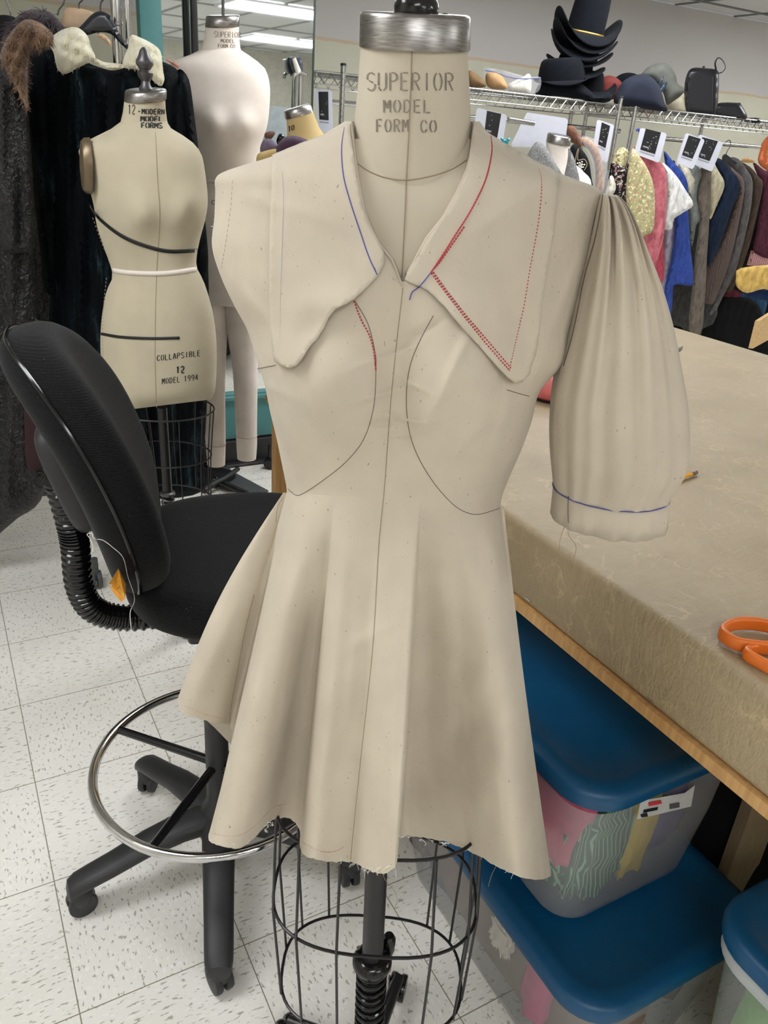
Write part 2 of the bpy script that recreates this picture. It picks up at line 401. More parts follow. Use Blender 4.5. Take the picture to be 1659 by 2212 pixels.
# ---------------- cutting table ----------------
TX0, TX1, TY0, TY1, TZ = .766, 2.28, -.45, 2.02, .90
def kraft():
    t = NT('vinyl_table_cover')
    base = t.ramp(t.noise(5, 4), [(.3, (154, 136, 104)), (.7, (172, 154, 122))])
    vz = t.node('ShaderNodeTexVoronoi', feature='DISTANCE_TO_EDGE'); vz.inputs['Scale'].default_value = 16
    nn = t.node('ShaderNodeTexNoise'); nn.inputs['Scale'].default_value = 7; nn.inputs['Detail'].default_value = 6; t.link(t.tc.outputs['Object'], nn.inputs['Vector'])
    mx = t.node('ShaderNodeMix', data_type='RGBA'); mx.inputs[0].default_value = .35; t.link(t.tc.outputs['Object'], mx.inputs[6]); t.link(nn.outputs['Color'], mx.inputs[7]); t.link(mx.outputs[2], vz.inputs['Vector'])
    cr_ = t.ramp(vz.outputs['Distance'], [(0, (1, 1, 1, 1)), (.05, (0, 0, 0, 1))])
    pt = t.ramp(t.noise(9, 3), [(.46, (0, 0, 0, 1)), (.66, (.6, .6, .6, 1))])
    m = t.mix(1.0, cr_, pt, 'MULTIPLY')
    c = t.mix(m, base, lin((206, 184, 142)))
    n = t.bump(t.noise(45, 5, .7, (1, 2.2, 1)), .8, .005); n = t.bump(t.noise(10, 3), .4, .006, n)
    t.set(Base_Color=c, Roughness=.38, Normal=n); t.b.inputs['Specular IOR Level'].default_value = .75
    return t.m
MT['kraft'] = kraft()
tb = thing('cutting_table', ((TX0+TX1)/2, (TY0+TY1)/2, 0), 'long padded cutting table covered in tan vinyl with raw wood edge', 'table')
cx_, cy_ = (TX0+TX1)/2, (TY0+TY1)/2
top = MB().box((cx_, cy_, TZ-.066), (TX1-TX0, TY1-TY0, .132), bev=.012)
obj('table_cover', top, 'kraft', tb, label='creased tan vinyl cover')
ed = MB()
for a in ((TX0+.006, cy_, .02, TY1-TY0-.02), (TX1-.006, cy_, .02, TY1-TY0-.02)): ed.box((a[0], a[1], TZ-.141), (a[2], a[3], .018))
for a in ((cx_, TY0+.006), (cx_, TY1-.006)): ed.box((a[0], a[1], TZ-.141), (TX1-TX0-.02, .02, .018))
ed.box((cx_, cy_, TZ-.14), (TX1-TX0-.04, TY1-TY0-.04, .012))
obj('wood_edge', ed, 'oak', tb, smooth=False, label='raw wooden underside edge')
st = MB()
for k in range(9): st.box((TX0-.0012, TY0+.2+k*.27, TZ-.118-.004*(k % 2)), (.0012, .012, .0016), R=Rz(0))
obj('staple', st, 'chrome', tb, smooth=False)
lg = MB().box((TX0+.07, TY1-.03, .376), (.11, .035, .752)); obj('leg', lg, 'oak', tb, smooth=False)
LQ = dep(1621, 1800, 1.46)
obj('leg', MB().box((LQ[0], LQ[1], .376), (.05, .035, .752), R=Rz(YAW)), 'pale_wood', tb, smooth=False)
obj('leg', MB().box((TX1-.07, TY1-.03, .376), (.11, .035, .752)), 'oak', tb, smooth=False)
obj('leg', MB().box((TX1-.07, TY0+.1, .376), (.11, .035, .752)), 'oak', tb, smooth=False)

# ---------------- main dress form ----------------
P0 = onz(793, 2320, 0.0); P1 = dep(897, 30, .74); SC = .85
NFv = np.cross(RC[:, 0], P1-P0); NFv /= np.linalg.norm(NFv)
if NFv @ (OC-P0) < 0: NFv = -NFv
def FP(px, py, o=0.0):
    d = ray(px, py); t = (o*SC-(OC-P0)@NFv)/(d@NFv); return OC+d*t
AX = (P1-P0)/np.linalg.norm(P1-P0)
df = thing('dress_form', (P0[0], P0[1], 0), 'nearest linen dress form with stencilled neck and metal cap, wearing the unfinished muslin dress', 'dress form', 'dress forms')
def seg(px, y, w, a, elong=1.0, n=48, o=0):   # ring around axis a centred at pixel
    C = FP(px, y, o); d = abs((C-OC)@RC[:, 2]); r = w/2*d/FPX
    u = RC[:, 0]-(RC[:, 0]@a)*a; u /= np.linalg.norm(u); v = np.cross(a, u)
    return [C+r*(math.cos(2*PI*j/n)*u+elong*math.sin(2*PI*j/n)*v) for j in range(n)]
tilt = AX+NFv*.17; tilt /= np.linalg.norm(tilt); tilt2 = AX+NFv*.1; tilt2 /= np.linalg.norm(tilt2)
capm = MB().loft([seg(895, 105, 238, tilt), seg(896, 100, 240, tilt), seg(897, 38, 240, tilt), seg(897, 31, 236, tilt), seg(897, 28, 224, tilt), seg(897, 29, 60, tilt)])
obj('neck_cap', capm, 'brushed', df, angle=60)
sc = MB()
for px in (829, 964):
    C = FP(px, 26, .0)-NFv*.02; sc.lathe(C-AX*.004, AX, [(.0045, 0), (.0045, .004), (.003, .006)], 12)
obj('cap_screw', sc, 'brushed', df)
fin = MB(); C = FP(899, 30, 0)
fin.lathe(C-AX*.004, AX, [(.020, 0), (.021, .003), (.021, .011), (.018, .017), (.013, .022), (.012, .028), (.019, .036), (.022, .048), (.018, .062), (.008, .07)], 28)
obj('finial', fin, 'black_gloss', df)
nk = [(104, 895, 232), (150, 894, 236), (200, 894, 243), (250, 892, 250), (300, 890, 258), (345, 888, 264), (400, 886, 290), (450, 886, 300)]
neck = MB().loft([seg(x, y, w_, tilt2 if y < 340 else AX, .92, o=-.004*(max(0, y-340))/40) for y, x, w_ in nk])
obj('neck', neck, 'linen', df)
# torso rows: y, left, right, front bulge (m)
ROWS = smooth_tab([(262, 745, 1036, .034), (300, 680, 1066, .045), (335, 596, 1118, .056), (367, 494, 1192, .066), (385, 466, 1236, .072), (415, 465, 1302, .08), (470, 463, 1290, .09), (533, 458, 1275, .098), (600, 478, 1258, .108),
    (660, 505, 1243, .115), (716, 534, 1229, .12), (780, 554, 1216, .124), (840, 572, 1166, .124), (900, 584, 1149, .12), (960, 598, 1127, .114), (1020, 610, 1100, .106), (1070, 619, 1082, .1), (1100, 616, 1086, .1)], 8)
ROWS = ROWS[np.argsort(ROWS[:, 0])]
def rowp(y): return interp(ROWS, y)
def gs(x, y, cx, cy, sx, sy): return math.exp(-((x-cx)/sx)**2-((y-cy)/sy)**2)
def tiltk(y): return 14*max(0, (y-600))/500
def obod(px, py):
    py0 = py; xl, xr, F = rowp(py)
    u = (px-(xl+xr)/2)/((xr-xl)/2); 
    py = py-tiltk(py0)*max(-1, min(1, u)); xl, xr, F = rowp(py); u = max(-1, min(1, (px-(xl+xr)/2)/((xr-xl)/2)))
    pw = 2.5+.7*max(0, min(1, (560-py)/200))
    o = F*(1-abs(u)**pw)**.55
    o += .030*gs(px, py, 690, 840, 100, 120)+.030*gs(px, py, 1035, 860, 100, 120)
    o -= .017*gs(px, py, 858, 820, 42, 170)
    return o
def wrinkle(px, py):   # soft creases beside the placket and under the bust
    w_ = 0
    for cx, cy, L, s, ang, a in ((835, 770, 60, 7, -.35, .003), (830, 850, 60, 8, -.3, .0035), (822, 915, 60, 7, -.1, -.003), (890, 830, 40, 7, .5, .002), (905, 720, 50, 9, -.5, -.003), (870, 905, 50, 6, .2, .003), (860, 940, 60, 8, 0, -.002),
                                 (985, 780, 90, 12, -1.1, .003), (940, 880, 90, 14, -1.0, .003), (1120, 800, 60, 12, -.6, -.003), (560, 830, 70, 12, .4, .003), (640, 960, 60, 18, 1.0, .003), (1090, 900, 70, 14, -1.2, .003),
                                 (1000, 960, 80, 14, -.8, .002), (540, 650, 80, 16, .9, .003), (1230, 620, 90, 14, -1.2, .004), (1100, 450, 120, 16, -.6, .002), (620, 450, 120, 18, .3, .002)):
        dx, dy = px-cx, py-cy; a1 = dx*math.cos(ang)+dy*math.sin(ang); b1 = -dx*math.sin(ang)+dy*math.cos(ang)
        if abs(a1) < L*2.5 and abs(b1) < s*3: w_ += 1.7*a*math.exp(-(a1/L)**2-(b1/s)**2)
    return w_
def torso(ys, nu, shrink=1.0, do=0.0, wr=1, back=.95):
    rings = []
    for y in ys:
        xl, xr, F = rowp(y); ring = []
        c_, h = (xl+xr)/2, (xr-xl)/2*shrink
        for j in range(nu):
            a = PI*j/(nu-1); u = -math.cos(a); px = c_+u*h; py = y+tiltk(y)*u
            ring.append(FP(px, py, max(-.002, obod(c_+u*(xr-xl)/2, py)+do) + (wrinkle(px, py) if wr else 0)))
        for j in range(1, nu//2):
            a = PI*j/(nu//2); u = math.cos(a); px = c_+u*h; py = y+tiltk(y)*u
            ring.append(FP(px, py, -F*back*math.sin(a)**.8))
        rings.append(ring)
    return rings
tor = MB().loft(torso(np.linspace(300, 1100, 50), 60, .955, -.009, 0, .85)); 
TB = bvh_of(tor); NB = bvh_of(neck)
obj('torso', tor, 'linen', df)
sm = MB(); seam(sm, [NB, TB], [(890, 108), (885, 250), (881, 330), (878, 388), (874, 480), (868, 600)], .0006, .0004)
obj('centre_seam', sm, 'thread_tan', df)
sm = MB(); seam(sm, [NB, TB], [(764, 345), (790, 366), (830, 383), (878, 389), (930, 381), (975, 366), (1009, 345)], .0006, .0004)
obj('neck_seam', sm, 'thread_tan', df)
lt = MB()
def ink(bv, x0, y0, cw, chh, text, lw=(.07, .035), skew=0.0, adv=1.28, rise=0.0):
    stencil(lt, lambda u, v: hit(bv, x0+u*cw+v*skew, y0-v*chh+u*cw*rise, .0007), text, lw, adv)
ink([NB], 792, 195, 19, 38, 'SUPERIOR', (.1, .035), adv=1.27, rise=.004)
ink([NB], 828, 243, 16, 27, 'MODEL', (.11, .05), adv=1.36)
ink([NB], 812, 285, 14, 27, 'FORM', (.12, .05), adv=1.36); ink([NB], 908, 286, 15, 26, 'CO', (.12, .05), adv=1.36)
ink([NB], 824, 53, 6, 9, '11-01', (.12, .08), adv=1.3)
obj('stencil_lettering', lt, 'stencil', df, smooth=False)
# wire skirt cage, pole, spring, base
cg = MB()
def fring(zc, rx, ry, n=56, px=None):
    C = P0+AX*(zc/AX[2]); p = []
    for j in range(n):
        a = 2*PI*j/n; c, s = math.cos(a), math.sin(a)
        p.append(C+RT*rx*(abs(c)**.75*np.sign(c))+FW*ry*(abs(s)**.75*np.sign(s)))
    return p
RG = [(.60, .143, .10), (.43, .15, .108), (.25, .141, .1)]
MT['cage'] = simple('cage_wire', (22, 19, 24), .3)
for z, rx, ry in RG: 
    obj('cage_ring', MB().tube(fring(z, rx, ry), .0024, 8, closed=True), 'cage', df)
angs = [8, 38, 62, 118, 142, 172, 200, 235, 262, 300, 330, 350]
for a in angs:
    j = int(a/360*56); pts = [fring(z, rx+.002, ry+.002)[j] for z, rx, ry in RG]; obj('cage_wire', MB().tube(pts, .0021, 8), 'cage', df)
pole = MB().tube([P0+AX*.04, P0+AX*.70], .0165, 24); obj('pole', pole, 'black_metal', df)
colr = MB().lathe(P0+AX*.262, AX, [(.018, 0), (.026, .003), (.031, .009), (.031, .018), (.026, .026), (.018, .029)], 32)
colr.lathe(P0+AX*.275+RT*.024+FW*.024, UP, [(.009, -.01), (.011, 0), (.011, .024), (.007, .032)], 16)
obj('collar_clamp', colr, 'black_gloss', df)
bl = MB()
for s in (-1, 1): bl.lathe(P0+AX*.285+RT*.022*s-FW*.012*s, UP, [(.004, 0), (.004, .003)], 10)
obj('clamp_bolt', bl, 'chrome', df)
spg = [P0+AX*(.04+.222*k/240)+.0215*(math.cos(k/240*2*PI*14)*RT+math.sin(k/240*2*PI*14)*FW) for k in range(241)]
obj('spring', MB().tube(spg, .0036, 8), 'black_gloss', df)
CA = onz(857, 2150, 0)
bs = MB()
for k in range(4):
    a = math.atan2(CA[1]-P0[1], CA[0]-P0[0])+k*PI/2; dv = np.array([math.cos(a), math.sin(a), 0]); bs.tube([P0+UP*.05, P0+dv*.08+UP*.055, P0+dv*.15+UP*.05], [.014, .012, .01], 12)
bs.lathe((P0[0], P0[1], .02), UP, [(.03, 0), (.03, .06)], 20)
obj('base', bs, 'black_metal', df)
def caster(base, ang, r, mat, parent, bracket=None):
    d = np.array([math.cos(ang), math.sin(ang), 0]); b = np.array(base, float); m = MB()
    for s in (-1, 1): m.lathe(b+d*s*r*.38-d*r*.28+UP*(r-b[2]), d, [(r*.6, 0), (r*.95, r*.04), (r, r*.15), (r, r*.42), (r*.95, r*.52), (r*.6, r*.56)], 24)
    o = obj('caster', m, mat, parent)
    if bracket:
        k = MB().box(b+d*(r*.75)+UP*(r*1.15-b[2]), (.004, .012, .03), R=Rz(ang), bev=.001); obj('caster_bracket', k, bracket, o)
    return o
CA = onz(857, 2150, 0)
for k in range(4):
    a = math.atan2(CA[1]-P0[1], CA[0]-P0[0])+k*PI/2; caster((P0[0]+.149*math.cos(a), P0[1]+.149*math.sin(a), 0), YAW+PI*.93+k, .024, 'black_gloss', df, 'chrome')

# ---------------- muslin dress ----------------
dr = thing('muslin_dress', (P0[0], P0[1], .6), 'unfinished cream muslin dress with pointed collar and one puff sleeve, on the near dress form', 'dress')
VCUT = [(756, 240), (757, 285), (766, 345), (771, 380), (786, 459), (812, 520), (845, 562), (869, 619), (877, 598), (900, 556), (924, 513), (960, 470), (989, 414), (1010, 365), (1022, 300), (1026, 240)]
ys = np.linspace(262, 1079, 190); rings = torso(ys, 170, 1.0, 0, 1)
bod = MB().loft(rings, False, False)
fr = []; V = np.array(bod.v); PX = np.array([proj(v)[:2] for v in V])
nring = len(rings[0])
cutw = set(); VC = np.array(VCUT)
def nearest_on(poly, p):
    best = None
    for a, b in zip(poly[:-1], poly[1:]):
        a, b = np.array(a, float), np.array(b, float); t = max(0, min(1, (p-a)@(b-a)/((b-a)@(b-a)))); q = a+(b-a)*t; d = np.hypot(*(p-q))
        if best is None or d < best[0]: best = (d, q)
    return best
inside = {}
for i, p in enumerate(PX):
    j = i % nring
    inside[i] = (j < 170 and 740 < p[0] < 1040 and p[1] < 640 and inpoly(p[0], p[1], VCUT))
for f in bod.f:
    n_in = sum(inside[i] for i in f)
    if n_in == len(f): continue
    fr.append(f)
    if 0 < n_in:
        for i in f:
            if inside[i]: cutw.add(i)
for i in cutw:
    d, q = nearest_on(VCUT, PX[i])
    if d < 14:
        jj = q+rng.normal(0, .4, 2); bod.v[i] = tuple(FP(jj[0], jj[1], obod(jj[0], jj[1])))
bod.f = fr
BB = bvh_of(bod)
obj('bodice', bod, 'muslin', dr, angle=60)
# collars lie over the bodice
def colfn(lift):
    def fn(px, py): return FP(px, py, obod(px, py)+wrinkle(px, py)*.6+.004+lift(px, py))
    return fn
LCOL = [(588, 336), (640, 314), (700, 292), (757, 268), (757, 285), (766, 345), (771, 380), (786, 455), (800, 490), (818, 520), (829, 545), (828, 572), (815, 597), (795, 618), (765, 645), (748, 655), (724, 668), (710, 686), (700, 708), (687, 728), (668, 750), (652, 775), (640, 790), (628, 795), (603, 788), (593, 779), (586, 730), (582, 640), (583, 500), (587, 400)]
RCOL = [(1024, 262), (1060, 292), (1110, 322), (1160, 350), (1207, 372), (1204, 420), (1197, 500), (1186, 560), (1173, 640), (1164, 720), (1157, 765), (1147, 792), (1143, 808), (1128, 824), (1112, 827), (1096, 815), (1072, 790), (1040, 752), (1000, 710), (960, 662), (925, 628), (905, 618), (888, 612), (874, 604), (880, 588), (902, 555), (924, 513), (960, 468), (989, 414), (1010, 365), (1016, 320), (1020, 290)]
def edge_lift(poly, k, amp, x0, y0, sx, sy):
    return lambda px, py: amp*gs(px, py, x0, y0, sx, sy)
# lift: lower free edges stand a little proud
LL = lambda x, y: .010*gs(x, y, 640, 790, 70, 60)+.012*gs(x, y, 740, 660, 70, 40)+.005*gs(x, y, 820, 560, 40, 60)+.003*math.sin(x*.05+y*.03)*gs(x, y, 690, 720, 120, 80)
RL = lambda x, y: .012*gs(x, y, 1115, 815, 60, 60)+.008*gs(x, y, 980, 690, 60, 50)+.004*math.sin(x*.045-y*.02)*gs(x, y, 1150, 700, 80, 160)+.005*gs(x, y, 1190, 560, 25, 150)
lc = patch(LCOL, colfn(LL), 9, .35); rc = patch(RCOL, colfn(RL), 9, .35)
LCB, RCB = bvh_of(lc), bvh_of(rc)
obj('collar', lc, 'muslin', dr, thick=.0014, label='collar flap with blue seam thread'); obj('collar', rc, 'muslin', dr, thick=.0014, label='collar flap with red stitching')
# neckline facing edge standing at the neck
fc = MB()
for P, s in (([(757, 262), (764, 330), (771, 380), (786, 457), (812, 520), (845, 560), (869, 617)], -1), ([(1026, 262), (1020, 320), (1010, 365), (989, 414), (960, 468), (924, 513), (880, 592)], 1)):
    Q = densify(P, 8); A = [FP(x, y, obod(x, y)+.003) for x, y in Q]; B = [FP(x-s*5, y, obod(x, y)-.010) for x, y in Q]
    fc.grid([A, B])
obj('neck_facing', fc, 'muslin', dr, thick=.001)
# skirt: columns (waist), (bulge of the mid point), (hem)
CO = [  # waist x, hem x, hem y, hem depth, sideways bulge of the mid point
 (612, 383, 1512, .00, -22), (613, 388, 1535, .02, -22), (614, 402, 1546, .03, -18), (616, 440, 1555, .03, -12), (618, 470, 1562, .02, -6), (620, 496, 1568, -.01, 0), (622, 500, 1600, .0, 0), (624, 480, 1690, .05, 0),
 (627, 459, 1780, .10, 3), (632, 450, 1808, .14, 5), (640, 459, 1822, .17, 5), (652, 488, 1830, .18, 5), (668, 520, 1831, .17, 5), (684, 552, 1808, .13, 3), (698, 578, 1780, .08, 2), (710, 600, 1768, .045, 0), (718, 628, 1770, .03, 0), (722, 646, 1790, .04, 0),
 (724, 648, 1812, .05, 0), (728, 647, 1824, .10, 0), (738, 655, 1845, .15, 0), (758, 682, 1857, .175, 0), (785, 720, 1862, .16, 0), (815, 758, 1862, .155, 0), (840, 790, 1876, .19, 0), (862, 820, 1887, .21, 0), (886, 842, 1882, .225, 2), (903, 856, 1866, .22, 4),
 (908, 860, 1840, .13, 4), (910, 861, 1815, .03, 2), (914, 868, 1806, -.01, 0), (930, 900, 1808, -.01, 0), (955, 950, 1816, .02, 0), (985, 1000, 1832, .06, 0), (1012, 1045, 1855, .11, 0), (1040, 1090, 1880, .15, 0), (1062, 1130, 1896, .16, 0), (1078, 1165, 1901, .13, -2), (1086, 1189, 1893, .06, -4), (1088, 1187, 1870, .0, -4), (1086, 1178, 1830, -.05, -4)]
CO = cr(CO, 6)
backc = cr([(1080, 1150, 1775, -.12, 0), (1040, 1080, 1735, -.17, 0), (960, 960, 1715, -.19, 0), (850, 800, 1700, -.2, 0), (740, 640, 1688, -.19, 0), (660, 540, 1640, -.15, 0), (622, 450, 1560, -.09, 0), (612, 392, 1505, -.04, -18)], 6)
def drape(px, py):
    w_ = 0
    for cx, cy, L, s, ang, a in ((1060, 1440, 130, 34, -.95, .010), (1120, 1360, 90, 26, -.9, -.008), (1000, 1560, 120, 40, -1.2, -.008), (1090, 1640, 130, 34, -1.0, .006), (960, 1300, 160, 30, 1.45, .006), (1030, 1180, 90, 22, 1.3, -.005),
                                 (760, 1500, 160, 24, 1.7, .006), (735, 1640, 120, 20, 1.9, -.005), (790, 1380, 60, 12, -.5, .003), (840, 1600, 160, 18, 1.6, .005), (560, 1450, 150, 22, 1.8, .006), (600, 1240, 120, 20, 1.75, -.005), (470, 1400, 110, 20, 2.0, .005),
                                 (690, 1200, 120, 18, 1.62, .005), (1150, 1500, 120, 22, 1.4, .006), (930, 1480, 200, 26, 1.55, -.005)):
        dx, dy = px-cx, py-cy; a1 = dx*math.cos(ang)+dy*math.sin(ang); b1 = -dx*math.sin(ang)+dy*math.cos(ang)
        w_ += a*math.exp(-(a1/L)**2-(b1/s)**2)
    return w_
front_n = len(CO); ALLC = list(CO)+list(backc); nr = 70; sk = []
for i in range(nr+1):
    t = i/nr; ring = []
    for k, (wx, hx, hy, ho, ms) in enumerate(ALLC):
        u = (wx-849)/236.; wy = 1078+14*max(-1, min(1, u))
        wo = obod(wx, wy) if k < front_n else -.095*math.sqrt(max(0, 1-min(1, abs(u))**2))
        bow = math.sin(PI*t)
        x = wx+(hx-wx)*t+ms*bow; y = wy+(hy-wy)*t; tt = t*(1-math.exp(-t/.11))
        o = wo+(ho-wo)*tt+.006*bow*(1-abs(u)**2)
        x += 0; 
        if i == nr: y += rng.normal(0, .8)
        if k < front_n: o += drape(x, y)*min(1, t*5)
        ring.append(FP(x, y, o))
    sk.append(ring)
skm = MB().grid(sk, closed_u=True); SKB = bvh_of(skm)
obj('skirt', skm, 'muslin', dr, angle=75)
# puff sleeve: horizontal rings hung from the shoulder
def sring(y, xl, xr, rd, oc, g, ph, n=160, tiltv=0.0, bump_=0):
    C = FP((xl+xr)/2, y, oc); d = abs((C-OC)@RC[:, 2]); rx = (xr-xl)/2*d/FPX; out = []
    for j in range(n):
        a = 2*PI*j/n
        rip = g*(.5*math.sin(11*a+ph)+.35*math.sin(17*a+ph*2.1+1)+.3*math.sin(6*a-ph)+.25*math.sin(23*a+2))
        ed = abs(math.sin(a))**.6*1.25
        k = 1+rip*ed/rx*1.0
        out.append(C+RT*rx*math.cos(a)*(1+rip*.25/rx)-FW*rd*math.sin(a)*k+UP*tiltv*math.cos(a))
    return out
SR = smooth_tab([(421, 1297, 1334, .022, .018, .0015), (440, 1291, 1352, .032, .014, .004), (480, 1282, 1372, .044, .010, .0055), (530, 1270, 1392, .054, .006, .005), (610, 1250, 1424, .062, 0, .0045), (700, 1228, 1450, .068, 0, .0045), (780, 1210, 1466, .072, 0, .005),
    (850, 1194, 1479, .074, 0, .0045), (920, 1188, 1484, .076, 0, .004), (975, 1188, 1482, .074, 0, .004), (1015, 1191, 1466, .067, 0, .0045), (1045, 1194, 1450, .06, 0, .004), (1062, 1196, 1443, .056, 0, .0022)], 5)
sl = MB().loft([sring(y, a, b, rd, oc, g, .0012*y) for y, a, b, rd, oc, g in SR], True, False); SLB = bvh_of(sl)
obj('sleeve', sl, 'muslin', dr, angle=60, label='gathered puff sleeve')
cf = []
for i, (y, a, b, rd, g) in enumerate([(1060, 1196, 1443, .0565, .0005), (1075, 1195, 1443, .057, .001), (1095, 1193, 1441, .057, .002), (1122, 1190, 1438, .056, .0035)]):
    cf.append(sring(y, a, b, rd, 0, g, 1.3))
cfm = MB().loft(cf, False, False); CFB = bvh_of(cfm); cuff = obj('cuff', cfm, 'muslin', dr, thick=.0012, angle=60)
DB = [BB, LCB, RCB, SKB, SLB, CFB]
# seams
th = MB()
for P in ([(768, 652), (795, 700), (810, 760), (812, 800), (807, 880), (785, 950), (745, 1000), (700, 1036), (655, 1066), (638, 1069), (622, 1056)],
          [(936, 682), (905, 740), (886, 790), (878, 850), (882, 920), (900, 980), (935, 1040), (975, 1086), (1005, 1106), (1035, 1111), (1080, 1098)],
          [(556, 797), (575, 793), (596, 789)], [(1095, 842), (1120, 850), (1143, 856)]): seam(th, [BB, SKB], P, .0004, .0002)
obj('bust_seam', th, 'thread_dark', dr)
th = MB(); seam(th, DB, [(870, 622), (866, 660), (857, 740), (845, 860), (838, 950), (830, 1060), (818, 1180), (805, 1400), (778, 1650), (757, 1858)], .00045, .0002)
obj('placket_seam', th, 'thread_tan', dr)
th = MB(); seam(th, [SKB], [(549, 1285), (530, 1360), (515, 1440), (500, 1520), (496, 1562)], .0005, .0005); obj('side_seam', th, 'thread_tan', dr)
th = MB(); seam(th, [BB, SLB], [(1302, 420), (1298, 450), (1284, 520), (1262, 600), (1246, 680), (1232, 740), (1217, 790)], .0006, .001); obj('armhole_seam', th, 'thread_dark', dr)
pts = [FP((1196+1443)/2, 1061, 0)]; th = MB(); th.tube([p+(p-pts[0])*.012 for p in cf[0]], .0007, 6, closed=True)
obj('cuff_seam', th, 'thread_blue', cuff, label='dark blue cuff seam thread')
th = MB(); seam(th, DB, [(1228, 1072), (1227, 1100), (1228, 1130)], .0006, .001); obj('cuff_opening', th, 'thread_dark', cuff)
# stitching
th = MB()
for P in ([(1060, 294), (1062, 330), (1050, 385), (1030, 430), (1008, 470), (985, 505), (960, 545), (930, 590)], [(1003, 490), (975, 530), (950, 566), (934, 584)]):
    seam(th, [RCB], P, .00085, .0008, dash=(.0022, .0008))
seam(th, [RCB], [(1060, 294), (1062, 330), (1050, 385), (1030, 430), (1008, 470), (985, 505), (960, 545), (930, 590)], .0005, .0008)
for P in ([(932, 590), (960, 628), (1000, 680), (1050, 742), (1100, 800)], [(936, 588), (966, 630), (1010, 686), (1060, 744), (1104, 796)]):
    seam(th, [RCB], P, .0009, .0008, smooth=False, dash=(.0016, .0014))
for P in ([(1163, 362), (1170, 400), (1163, 480), (1145, 580), (1132, 660), (1118, 720), (1100, 800)],):
    seam(th, [RCB], P, .0006, .0008, dash=(.0016, .0016))
seam(th, [BB], [(765, 650), (780, 690), (798, 724), (808, 760), (812, 800)], .0008, .0008, dash=(.0018, .0012))
obj('red_stitching', th, 'thread_red', dr)
th = MB(); seam(th, [LCB], [(744, 276), (738, 320), (742, 380), (758, 440), (778, 500), (797, 555), (816, 596)], .0006, .0008); obj('blue_stitching', th, 'thread_blue', dr)
seam(th := MB(), [BB, RCB], [(930, 590), (912, 612), (903, 622), (890, 632), (885, 648)], .0006, .001); obj('loose_thread', th, 'thread_blue', dr)
th = MB(); seam(th, [LCB], [(610, 372), (612, 440), (610, 520), (606, 640), (605, 730)], .0006, .0006); obj('chalk_line', th, 'pencil', dr)
th = MB(); seam(th, [BB], [(502, 390), (498, 450), (488, 520), (478, 580)], .0003, .0002, dash=(.003, .002)); seam(th, [SKB], [(458, 1800), (490, 1806), (520, 1804), (550, 1785), (590, 1745), (620, 1737)], .0004, .0006, dash=(.002, .002))
seam(th, [SKB], [(655, 1820), (690, 1838), (720, 1840), (745, 1830)], .0006, .0006, dash=(.002, .0015)); seam(th, [SKB], [(400, 1525), (440, 1542), (480, 1552)], .0004, .0006, dash=(.003, .002))
obj('hem_stitching', th, 'pencil_pink', dr)
# frayed threads at raw edges
th = MB()
def fray(P, n, L, off=0, bv=None):
    Q = densify(P, 3)
    for _ in range(n):
        q = Q[rng.integers(len(Q))]; p = hit(bv or DB, q[0], q[1]-3, .001); d = -UP*rng.uniform(.3, 1)+RT*rng.normal(0, .7)+FW*rng.normal(0, .3); d /= np.linalg.norm(d); l = L*rng.uniform(.3, 1)
        pts = [p+d*l*t+RT*.002*math.sin(3*t+rng.uniform(0, 6))*t-UP*.3*l*t*t for t in np.linspace(0, 1, 6)]; th.tube(pts, .00022, 4)
fray([(735, 1855), (770, 1866), (800, 1878)], 26, .014); fray([(800, 1878), (852, 1872)], 16, .014); fray([(860, 1806), (1000, 1830), (1060, 1860)], 18, .007); fray([(455, 1815), (520, 1828), (560, 1805), (600, 1768)], 26, .005)
fray([(1060, 1860), (1120, 1890)], 10, .01); fray([(845, 600), (880, 612)], 14, .006); fray([(460, 520), (468, 400)], 8, .003)
obj('frayed_edge', th, 'thread_white', dr)
th = MB()
for P in ([(825, 1880), (832, 1900), (852, 1925), (858, 1945), (853, 1960)], [(735, 1860), (730, 1900), (738, 1940)], [(1075, 1865), (1062, 1890), (1055, 1915)], [(1222, 1130), (1210, 1165), (1208, 1190)], [(1228, 1130), (1228, 1155), (1244, 1180), (1240, 1205)], [(1215, 1235), (1205, 1215), (1200, 1228)],
          [(945, 998), (985, 1003), (1022, 1004)], [(612, 1075), (600, 1095), (596, 1130)]):
    th.tube([FP(x, y, .09) if y < 1100 and x < 1100 else FP(x, y, .03 if x > 1150 else .1) for x, y in cr(P, 5)], .00035, 5)
obj('thread_tail', th, 'thread_tan', dr)

# ---------------- drafting chair ----------------
def superell(n, ex): return [(math.copysign(abs(math.cos(a))**(2/ex), math.cos(a)), math.copysign(abs(math.sin(a))**(2/ex), math.sin(a))) for a in (2*PI*j/n for j in range(n))]
def pad(mb, C, A, B, N, w, h, th, ex=2.6, bend=lambda a, b: 0, ts=None, n=64, taper=lambda b: 1):
    """rounded slab: outline in (A,B), thickness along N"""
    rings = []
    for t in (ts or [-1, -.985, -.93, -.8, -.6, -.35, 0, .35, .6, .8, .93, .985, 1]):
        for_s = (1-abs(t)**2.6)**(1/2.4); r = []
        s = 1-.24*(1-for_s)
        for a, b in superell(n, ex): r.append(C+A*(a*w/2*s*taper(b))+B*(b*h/2*s)+N*(t*th/2+bend(a*s, b*s)))
        rings.append(r)
    def fillcap(ring, t):
        out = []
        for s in (.8, .55, .3, .08): out.append([C+(A*(a*w/2*taper(b))+B*(b*h/2))*s*.76+N*(t*th/2*(1+.03*(1-s))+bend(a*s*.76, b*s*.76)) for a, b in superell(n, ex)])
        return out
    R0 = fillcap(rings[0], -1)[::-1]; R1 = fillcap(rings[-1], 1)
    return mb.loft(R0+rings+R1)
CC = np.array([.355, 1.2, 0])
